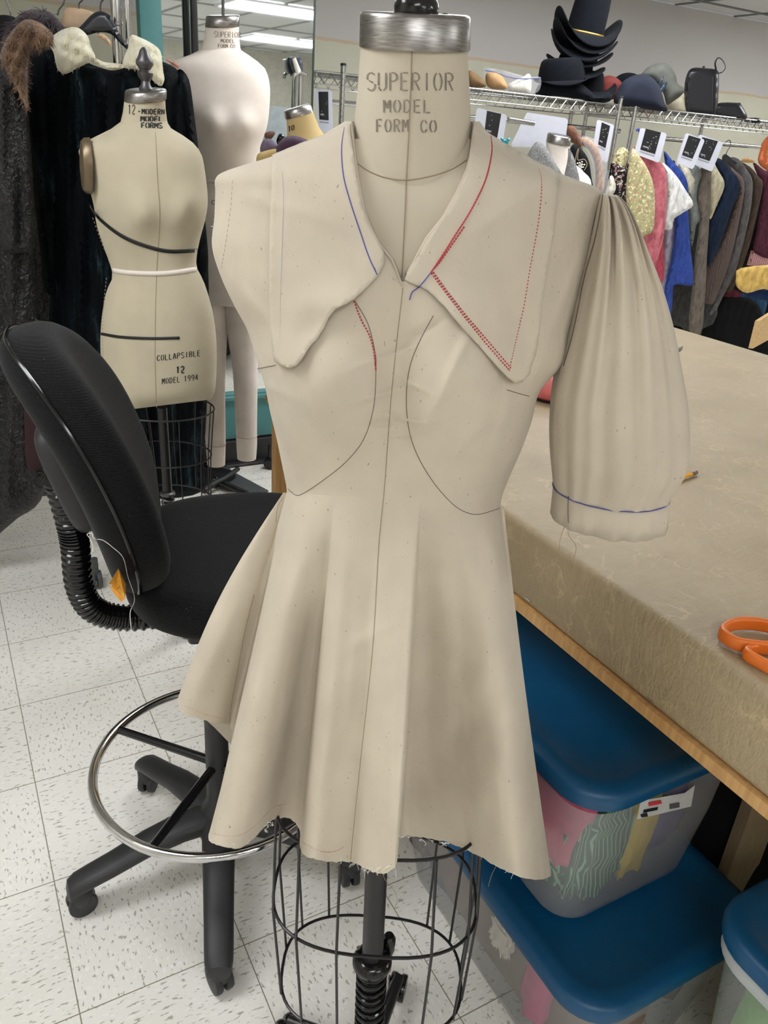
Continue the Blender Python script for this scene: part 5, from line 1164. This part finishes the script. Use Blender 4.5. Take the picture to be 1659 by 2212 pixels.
brim_hat(1262, 196, HY+.02, .21, .10, .18, .18, .05, 'felt', 'wide black hat at the bottom of the hat stack', .3, (0, .1), droop=.04)
hf = Pl(atY(1240, 190, SHY+.06))
tag(obj('felt_hat', puff([(1158, 206), (1166, 180), (1192, 166), (1222, 164), (1246, 172), (1268, 190), (1290, 206), (1312, 200), (1322, 205), (1318, 218), (1296, 222), (1250, 214), (1200, 208)], hf, .06, 22, 7), 'felt'), 'floppy black felt hat resting on the shelf in front of the stack', 'hat', 'black felt hats in the stack')
def blob(name, poly, Y, th, mat, label, cat, R=16, group=None, step=6, fold=None):
    o = obj(name, puff(poly, Pl(atY(poly[0][0], poly[0][1], Y)), th, R, step, fold), mat, angle=70); return tag(o, label, cat, group)
blob('red_hat', [(1296, 174), (1312, 164), (1328, 166), (1344, 180), (1338, 196), (1328, 214), (1300, 210)], SHY+.2, .05, 'felt_red', 'dull red felt hat half hidden between black and navy hats', 'hat')
blob('black_hat', [(1326, 176), (1338, 162), (1356, 157), (1374, 160), (1390, 172), (1386, 215), (1330, 212)], SHY+.25, .05, 'felt', 'small round black hat behind the navy hat', 'hat')
blob('navy_hat', [(1326, 214), (1334, 196), (1346, 176), (1366, 164), (1390, 160), (1410, 168), (1426, 190), (1436, 222), (1441, 240), (1410, 238), (1360, 230), (1330, 226)], SHY+.08, .07, 'felt_navy', 'navy cloche hat with a ribbon bow on its side', 'hat', 24)
nh = Pl(atY(1415, 190, SHY)); m = MB()
for P in ([(1418, 196), (1424, 178), (1434, 163), (1430, 180), (1422, 198)], [(1420, 200), (1430, 186), (1441, 176), (1438, 188), (1424, 206)], [(1412, 204), (1420, 206), (1424, 222), (1416, 232), (1410, 218)]):
    q = puff(P, nh, .008, 4, 3); m.add(q.v, q.f)
add_child('ribbon_bow', m, simple('ribbon_blue', (40, 58, 76), .4), 'navy_hat')
blob('grey_hat', [(1386, 164), (1396, 148), (1414, 138), (1436, 136), (1450, 146), (1460, 164), (1464, 180), (1478, 192), (1474, 204), (1456, 218), (1440, 226), (1432, 200), (1410, 176)], SHY+.16, .07, 'felt_grey', 'tilted grey bucket hat between the navy hat and black bag', 'hat', 20)
blob('cream_hat', [(1438, 224), (1458, 212), (1476, 200), (1482, 220), (1480, 245), (1440, 240)], SHY+.2, .05, simple('cream_cloth', (206, 198, 172), .9, bump=.3), 'cream cloth hat under the grey bucket hat', 'hat')
bgp = Pl(atY(1515, 200, SHY+.1)); bt = thing('black_bag', bgp(1515, 245), 'tall black leather bag with a wrist loop, on the shelf', 'bag')
MT['leather'] = simple('black_leather', (24, 24, 30), .35, bump=.2, bscale=200)
obj('bag_body', puff([(1481, 240), (1478, 192), (1484, 160), (1496, 147), (1520, 147), (1545, 150), (1553, 160), (1552, 200), (1546, 250), (1515, 248)], bgp, .05, 9, 7, n=3), 'leather', bt, angle=60)
obj('wrist_loop', MB().tube([bgp(x, y, .01) for x, y in cr([(1547, 152), (1545, 136), (1552, 125), (1562, 132), (1567, 146), (1560, 156), (1552, 158)], 5)], .006, 8, ry=.4), 'leather', bt)
obj('bag_clasp', MB().lathe(bgp(1520, 146), UP, [(.006, -.004), (.009, .004), (.003, .01)], 10), 'brushed', bt); obj('zip_line', MB().tube([bgp(x, y, .05) for x, y in ((1540, 165), (1538, 240))], .0025, 6), 'pewter', bt)
blob('black_case', [(1548, 224), (1596, 222), (1600, 224), (1614, 250), (1604, 260), (1546, 252)], SHY+.1, .05, 'leather', 'small black leather case lying beside the tall black bag', 'case', 7)
blob('black_wallet', [(1606, 256), (1640, 255), (1642, 266), (1612, 264)], SHY+.06, .03, 'leather', 'flat black wallet at the end of the shelf', 'wallet', 4, step=4)
MT['suede'] = simple('suede', (176, 140, 98), .9, bump=.3); MT['suede_d'] = simple('suede_dark', (120, 94, 62), .9, bump=.3); MT['shoe_white'] = simple('shoe_white', (224, 220, 212), .5)
blob('suede_shoe', [(1004, 160), (1016, 152), (1030, 160), (1044, 172), (1048, 188), (1008, 186)], SHY+.1, .05, 'suede_d', 'dark tan suede shoe next to the form neck on the shelf', 'shoe')
blob('suede_shoe', [(1050, 160), (1064, 156), (1078, 160), (1090, 172), (1095, 192), (1062, 192), (1050, 180)], SHY+.08, .05, 'suede', 'light tan suede shoe in a clear bag on the shelf', 'shoe')
blob('white_shoe', [(1096, 184), (1112, 174), (1130, 166), (1141, 159), (1147, 166), (1148, 186), (1142, 202), (1110, 200), (1098, 196)], SHY+.08, .05, 'shoe_white', 'white pointed shoe in a clear bag on the shelf', 'shoe', 12)
zb = Pl(atY(1100, 170, SHY+.05)); tz = thing('zip_bag', zb(1100, 195), 'clear zip bag with blue seal around the tan and white shoes', 'plastic bag')
obj('bag_sheet', puff([(1046, 150), (1050, 146), (1080, 150), (1110, 158), (1140, 166), (1168, 168), (1160, 200), (1110, 196), (1052, 188)], zb, .012, 8, 7, lambda x, y: .004*math.sin(x*.4)), 'clear_bag', tz)
obj('zip_seal', MB().tube([zb(x, y, .014) for x, y in cr([(1048, 152), (1070, 156), (1100, 166), (1130, 170), (1168, 168)], 5)], .0028, 6), simple('seal_blue', (96, 106, 170), .4), tz)
# spray bottle hooked by the mirror
sp_ = Pl(atY(640, 150, 3.325))
stt = thing('steamer_wand', sp_(640, 200), 'dark garment steamer head with a white handle in front of the mirror', 'steamer')
obj('steamer_head', puff([(626, 128), (636, 122), (650, 126), (654, 145), (652, 158), (640, 162), (630, 150)], sp_, .02, 8, 5), simple('slate_plastic', (56, 60, 76), .4), stt)
obj('steamer_handle', MB().tube([sp_(x, y, .03) for x, y in ((635, 126), (640, 142), (646, 158))], [.008, .010, .012], 10), 'shoe_white', stt)
obj('steamer_ring', MB().tube([sp_(x, y, .03) for x, y in cr([(633, 170), (637, 160), (650, 156), (664, 162)], 5)], .007, 8), 'chrome', stt)
obj('steamer_pole', MB().tube([sp_(650, 160), sp_(648, 240), np.array([*sp_(648, 240)[:2], .02])], .011, 10), 'chrome', stt)

# ---------------- old form 10 with beret and hat ----------------
fo = upright(655, 260, 2.25); BO = fo.P0.copy(); BO[2] = 0
to = thing('dress_form', BO, 'old tan dress form numbered 10, its tilted neck showing past the dress shoulder', 'dress form', 'dress forms')
ao = UP*1.0-RT*.32+fo.n*.1; ao /= np.linalg.norm(ao)
obj('neck_cap', MB().loft([ringpx(fo, 647, 250, 62, ao), ringpx(fo, 645, 246, 63, ao), ringpx(fo, 642, 234, 62, ao), ringpx(fo, 641, 231, 56, ao), ringpx(fo, 641, 232, 20, ao)]), 'brushed', to, angle=60)
no = MB().loft([ringpx(fo, 647, 248, 60, ao), ringpx(fo, 650, 262, 63, ao), ringpx(fo, 655, 285, 72, ao), ringpx(fo, 660, 310, 92, ao), ringpx(fo, 664, 340, 130, ao)]); nob = bvh_of(no)
obj('neck', no, 'linen10', to); obj('torso', MB().loft(body_rows(fo, [(308, 610, 722, .06), (330, 570, 760, .09), (370, 560, 772, .1), (480, 570, 760, .12), (560, 600, 735, .1), (700, 570, 760, .13)], 4)), 'linen10', to)
lt = MB(); ink([nob], 622, 285, 6, 12, '10', (.2, .08), rise=-.3); obj('stencil_lettering', lt, 'stencil_dark', to, smooth=False)
obj('pole', MB().tube([fo(665, 660), (BO[0], BO[1], .02)], .014, 12), 'black_metal', to); obj('base', MB().lathe((BO[0], BO[1], 0), UP, [(.16, 0), (.16, .015), (.03, .03)], 24), 'black_metal', to)
blob2 = lambda name, poly, D, th, mat, label, cat, R=14: tag(obj(name, puff(poly, upright(poly[0][0], poly[0][1], D), th, R, 6), mat, angle=70), label, cat)
blob2('plum_beret', [(597, 318), (606, 304), (618, 295), (636, 293), (654, 298), (668, 306), (660, 322), (640, 336), (606, 336), (598, 330)], 2.05, .03, simple('plum_felt', (62, 36, 60), .9, sheen=.2), 'plum felt beret under the old tan form neck', 'hat', 20)
blob2('mauve_hat', [(562, 318), (570, 302), (584, 300), (598, 312), (602, 320), (592, 326), (566, 332)], 2.15, .02, simple('mauve_felt', (112, 100, 118), .9, var=.15, scale=40), 'mottled mauve hat beside the plum beret', 'hat')
blob2('straw_hat', [(556, 334), (572, 326), (598, 322), (604, 336), (584, 346), (556, 352)], 2.08, .02, simple('straw', (184, 160, 106), .8), 'tan straw brim below the mauve hat', 'hat')
blob2('brown_brush', [(572, 288), (588, 283), (594, 288), (586, 300), (574, 300)], 2.2, .012, simple('brush_brown', (104, 70, 56), .6), 'small brown block above the mauve hat', 'block', 5)
blob2('black_bauble', [(598, 300), (604, 289), (613, 292), (614, 302), (604, 312), (598, 310)], 2.12, .014, 'black_gloss', 'glossy black ornament between mauve hat and plum beret', 'ornament', 6)

# ---------------- storage bins under the table ----------------
MT['lid_blue'] = simple('lid_blue', (0, 74, 116), .42, var=.03, bump=.08, bscale=300)
MT['tub'] = glassy('clear_tub', (186, 188, 190), .36, .22); MT['tub_rim'] = glassy('clear_tub_rim', (206, 210, 212), .62, .3)
def rrect(cx, cy, w, d, r, ang, z, n=8):
    out = []
    for sx_, sy_, a0 in ((1, 1, 0), (-1, 1, 90), (-1, -1, 180), (1, -1, 270)):
        for k in range(n+1):
            a = math.radians(a0+90*k/n); out.append((sx_*(w/2-r)+r*math.cos(a), sy_*(d/2-r)+r*math.sin(a)))
    R = Rz(ang); return [np.array([cx, cy, 0])+R@np.array([x, y, 0])+UP*z for x, y in out]
def bin_(cx, cy, w, d, z0, z1, ang, label, taper=.05, rim=.006):
    t = thing('storage_bin', (cx, cy, z0), label, 'storage bin', 'clear storage bins with blue lids')
    H = z1-z0
    b = MB().loft([rrect(cx, cy, w-taper*2-.02, d-taper*2-.02, .05, ang, z0), rrect(cx, cy, w-taper*2, d-taper*2, .055, ang, z0+.012), rrect(cx, cy, w-taper*1.2, d-taper*1.2, .055, ang, z0+H*.5), rrect(cx, cy, w-.03, d-.03, .06, ang, z1-.05)], True, False)
    obj('tub', b, 'tub', t)
    obj('tub_rim', MB().loft([rrect(cx, cy, w-.028, d-.028, .06, ang, z1-rim-.032), rrect(cx, cy, w-.012, d-.012, .07, ang, z1-rim-.028), rrect(cx, cy, w-.010, d-.010, .07, ang, z1-.028)], False, False), 'tub_rim', t, thick=.002)
    L = [rrect(cx, cy, w, d, .075, ang, z1-.03), rrect(cx, cy, w+.004, d+.004, .078, ang, z1-.018), rrect(cx, cy, w, d, .075, ang, z1-.006), rrect(cx, cy, w-.014, d-.014, .07, ang, z1), rrect(cx, cy, w-.06, d-.06, .055, ang, z1), rrect(cx, cy, w-.075, d-.075, .05, ang, z1-.006)]
    for s in (.7, .4, .1): L.append([np.array([cx, cy, z1-.006])+(p-np.array([cx, cy, z1-.006]))*s for p in L[5]])
    obj('lid', MB().loft(L), 'lid_blue', t, angle=60); return t
def lump(name, c, sz, mat, label, cat='fabric', ang=0, seed=0, amp=.12, freq=3.0):
    g_ = np.random.default_rng(seed); ph = g_.uniform(0, 6, 6); rings = []; n = 36; sz = np.array(sz)/2
    for i in range(1, 18):
        th = PI*i/18; r = []
        for j in range(n):
            a = 2*PI*j/n; d = np.array([math.sin(th)*math.cos(a), math.sin(th)*math.sin(a), math.cos(th)]); q = np.sign(d)*np.abs(d)**.6
            k = 1+amp*(math.sin(freq*2*a+ph[0]+3*th)*.5+math.sin(freq*3*th+ph[1]+2*a)*.5+math.sin(freq*5*a+ph[2])*.25)
            r.append(np.array(c)+Rz(ang)@(q*sz*k))
        rings.append(r)
    return tag(obj(name, MB().loft(rings), mat, angle=80), label, cat, 'cloth packed in the clear bins')
bin_(.873, .755, .41, .62, 0, .30, .0, 'clear bin with blue lid on the floor, carrying another bin', .05)
bin_(.877, .80, .375, .50, .302, .62, .0, 'upper clear bin with blue lid and price label, stacked under the table', .035)
bin_(1.045, .13, .42, .61, 0, .47, .0, 'clear bin of bright green cloth with blue lid, nearest the frame corner', .05, .03)
MT['c_pink'] = simple('cloth_pink', (206, 96, 124), .9, bump=.4, bscale=40); MT['c_green'] = striped('cloth_green', (60, 96, 74), (150, 190, 160), 40); MT['c_yellow'] = simple('cloth_yellow', (206, 178, 44), .9, bump=.4, bscale=40)
MT['c_purple'] = simple('cloth_purple', (62, 48, 116), .9, bump=.3, bscale=40); MT['c_magenta'] = simple('cloth_magenta', (196, 76, 128), .9, bump=.3, bscale=40); MT['c_blue'] = simple('cloth_blue', (92, 136, 212), .8, bump=.3, bscale=40)
MT['c_brown'] = simple('cloth_brown', (122, 102, 92), .9, bump=.4, bscale=30); MT['c_white'] = simple('cloth_white', (228, 220, 206), .9, bump=.5, bscale=40); MT['c_lime'] = simple('cloth_lime', (136, 206, 98), .9, bump=.3, bscale=30); MT['c_dark'] = simple('cloth_dark', (20, 19, 22), .95); MT['c_slate'] = simple('cloth_slate', (96, 106, 128), .9)
def inb(px, py, X, dx): q = atX(px, py, X); return (X+dx, q[1], q[2])
def iny(px, py, Y, dy): q = atY(px, py, Y); return (q[0], Y+dy, q[2])
lump('pink_cloth', (.765, .70, .49), (.08, .20, .20), 'c_pink', 'folded pink cloth in the upper bin', seed=1)
lump('green_ruffle', (.80, .64, .44), (.13, .10, .22), 'c_green', 'ruffled green fabric in the upper bin', seed=2, amp=.16, freq=6)
lump('yellow_cloth', (.885, .625, .45), (.07, .06, .24), 'c_yellow', 'bright yellow cloth in the upper bin', ang=0, seed=3)
lump('purple_cloth', (.975, .68, .42), (.10, .14, .16), 'c_purple', 'deep purple cloth in the upper bin', seed=4)
lump('slate_cloth', (.88, .86, .42), (.20, .24, .2), 'c_slate', 'slate blue cloth at the back of the upper bin', seed=5)
def lw_(name, px, py, sz, mat, label, seed, dx=.0, amp=.12, freq=3): q = atX(px, py, .735+dx); return lump(name, (q[0]+sz[0]*.1, q[1], q[2]), sz, mat, label, seed=seed, amp=amp, freq=freq)
lw_('pink_scrap', 905, 1850, (.05, .08, .12), 'c_brown', 'brownish pink cloth at the far end of the floor bin', 10, .04)
lw_('grey_cloth', 965, 1950, (.07, .13, .20), 'c_slate', 'slate grey cloth in the floor bin', 10, .045)
lw_('white_lace', 1085, 2020, (.02, .05, .07), 'c_white', 'scrap of white lace in the floor bin', 6, -.02, .35, 5)
lump('brown_cloth', (.808, .75, .132), (.16, .57, .25), 'c_brown', 'brown cloth spread along the side of the floor bin', seed=7, amp=.05)
lw_('magenta_cloth', 1172, 2120, (.06, .06, .20), 'c_magenta', 'magenta cloth in the floor bin', 8, .0)
lump('blue_bundle', (.79, .515, .13), (.07, .05, .17), 'c_blue', 'light blue bundle in the floor bin', seed=9, amp=.06)
lump('dark_cloth', (.99, .72, .12), (.12, .4, .2), 'c_dark', 'dark cloth filling the floor bin', seed=11)
lump('green_cloth', (1.03, .17, .20), (.30, .48, .36), 'c_lime', 'bright green cloth filling the corner bin', seed=12, amp=.03)
def bt(px, py, Y=.556): return atY(px, py, Y)
lb_ = MB(); q = [bt(x, y) for x, y in ((1383, 1737), (1388, 1730), (1480, 1713), (1501, 1697), (1493, 1742), (1376, 1770))]; lb_.prism(q, np.array([0, .0006, 0]))
pl_ = bpy.data.objects['storage_bin.001']; l_ = obj('price_label', lb_, simple('label_white', (206, 208, 206), .5), pl_, smooth=False)
for nm, P, c in (('label_logo', [(1401, 1734), (1428, 1729), (1430, 1736), (1402, 1742)], (206, 56, 60)), ('label_bar', [(1391, 1750), (1422, 1744), (1420, 1750), (1390, 1756)], (20, 20, 22)), ('label_barcode', [(1447, 1738), (1468, 1734), (1468, 1744), (1447, 1748)], (90, 92, 90)), ('label_mark', [(1384, 1760), (1398, 1756), (1400, 1764), (1386, 1766)], (40, 40, 42))):
    obj(nm, MB().prism([bt(x, y, .5545) for x, y in P], np.array([0, .0006, 0])), simple(nm, c, .5), l_, smooth=False)
lump('shade_heap', (1.50, 1.05, .26), (.70, 1.5, .52), 'c_dark', 'dark heap added on the floor for the shade under the cutting table', seed=21, amp=.05)  # dark heaps added to stand in for shadow and clutter below the table
lump('shade_heap', (1.52, .10, .2), (.40, .5, .40), 'c_dark', 'smaller dark heap added for the shade behind the green cloth bin', seed=22, amp=.06)
lr = upright(1621, 1800, 1.46); q = [lr(x, y) for x, y in ((1597, 1720), (1648, 1720), (1638, 1920), (1589, 1920))]

# ---------------- things lying on the table ----------------
def ont(px, py, z=TZ): return onz(px, py, z)
a, b = ont(1428, 1048, TZ+.006), ont(1505, 1020, TZ+.006); d = (b-a)/np.linalg.norm(b-a)
t = thing('pencil', a-UP*.005, 'yellow pencil with pink eraser lying on the table behind the puff sleeve', 'pencil')
MT['pencil_yellow'] = simple('pencil_yellow', (226, 158, 40), .35); MT['eraser'] = simple('eraser', (150, 84, 70), .8)
obj('shaft', MB().lathe(a-d*.08, d, [(.0036, 0), (.0038, .001), (.0038, np.linalg.norm(b-a)+.08-.018)], 6), 'pencil_yellow', t, smooth=False)
obj('ferrule', MB().lathe(b-d*.018, d, [(.004, 0), (.0043, .003), (.0039, .004), (.0043, .006), (.0039, .008), (.0042, .012)], 14), 'brushed', t); obj('eraser', MB().lathe(b-d*.006, d, [(.0038, 0), (.0038, .005), (.003, .0065)], 14), 'eraser', t)
t = thing('scissors', ont(1620, 1380), 'scissors with looped orange handles at the table edge', 'scissors')
MT['orange'] = simple('orange_plastic', (222, 112, 34), .35, var=.03)
def oval(P, z, hgt, r=.0045, closed=True):
    Q = [ont(x, y, z) for x, y in cr(P, 6, closed=closed)]; m = MB(); rings = []
    n = len(Q)
    for i in range(n):
        tn = Q[(i+1) % n]-Q[i-1] if closed else Q[min(i+1, n-1)]-Q[max(i-1, 0)]; tn /= np.linalg.norm(tn); s = np.cross(tn, UP)
        rings.append([Q[i]+s*r*math.copysign(abs(math.cos(a))**.6, math.cos(a))+UP*(hgt/2*math.copysign(abs(math.sin(a))**.6, math.sin(a))) for a in (2*PI*k/16 for k in range(16))])
    return m.grid(rings, closed_u=True, closed_v=closed) if closed else m.loft(rings)
obj('handle', oval([(1560, 1368), (1575, 1352), (1610, 1346), (1660, 1352), (1710, 1368), (1740, 1392), (1700, 1402), (1640, 1398), (1590, 1390)], TZ+.012, .018), 'orange', t, label='orange finger loop')
obj('handle', oval([(1612, 1412), (1650, 1398), (1690, 1400), (1740, 1430), (1720, 1462), (1680, 1450)], TZ+.010, .016), 'orange', t, label='orange thumb loop')
obj('blade', MB().prism([ont(x, y, TZ+.004) for x, y in ((1735, 1395), (1900, 1430), (1990, 1462), (1740, 1425))], UP*.003), 'brushed', t, smooth=False)
t = tag(obj('plastic_scrap', puff([(1556, 1382), (1570, 1392), (1600, 1402), (1625, 1404), (1610, 1412), (1575, 1404), (1556, 1394)], lambda x, y, o=0: ont(x, y, TZ+.003)+UP*max(o, 0), .004, 6, 5), 'clear_bag'), 'scrap of clear plastic under the scissors handle', 'plastic scrap')
t = tag(obj('metal_blade', MB().prism([ont(x, y, TZ+.002) for x, y in ((1454, 763), (1462, 755), (1475, 750), (1468, 758))], UP*.004), 'pewter', smooth=False), 'small grey blade tip at the far side of the table', 'blade')
c_ = ont(1188, 872, TZ)
t = thing('pincushion', c_, 'rounded pink pincushion on the table, seen between bodice and sleeve', 'pincushion')
obj('cushion', MB().lathe(c_+UP*.0+RT*.015+FW*.05, UP, [(.045, 0), (.06, .012), (.066, .03), (.06, .05), (.045, .062), (.02, .068), (.003, .068)], 32), simple('pink_cushion', (206, 106, 104), .6), t)
obj('cushion_base', MB().lathe(c_+RT*.015+FW*.05, UP, [(.056, 0), (.058, .003), (.05, .006)], 32), 'leather', t)
# black rolling base parts on the floor by the full-length form
t = thing('rolling_base', onz(478, 1040, 0), 'black wheeled stand base on the floor below the legs of the full-length form', 'stand base')
MT['base_grey'] = simple('base_grey', (70, 72, 74), .5)
for P, z, r in (([(452, 1050), (484, 1034), (514, 1013)], .05, .011), ([(470, 1040), (500, 1052), (535, 1068)], .03, .014), ([(440, 1060), (470, 1040)], .05, .014)): obj('base_bar', MB().tube([onz(x, y, z) for x, y in P], r, 10), 'black_metal', t)
obj('base_plate', MB().prism([onz(x, y, .006) for x, y in ((455, 1012), (488, 1008), (505, 1022), (580, 1062), (560, 1072), (500, 1060), (460, 1050))], UP*.006), 'base_grey', t, smooth=False)
q = onz(465, 1052, 0); caster(q, .6, .022, 'black_gloss', t)
q = onz(583, 1012, 0); t = thing('caster_wheel', q, 'small black caster on the floor beside the wooden table leg', 'caster'); caster(q, 1.0, .028, 'black_gloss', t); obj('caster_stem', MB().tube([q+UP*.03, q+UP*.12], .009, 10), 'black_metal', t)
q = onz(209, 1268, 0); t = thing('caster_wheel', q, 'grey caster wheel on the floor behind the corrugated chair bar', 'caster'); caster(q, YAW+.5, .030, 'base_grey', t); obj('caster_stem', MB().tube([q+UP*.03, q+UP*.11], .012, 10), 'base_grey', t)
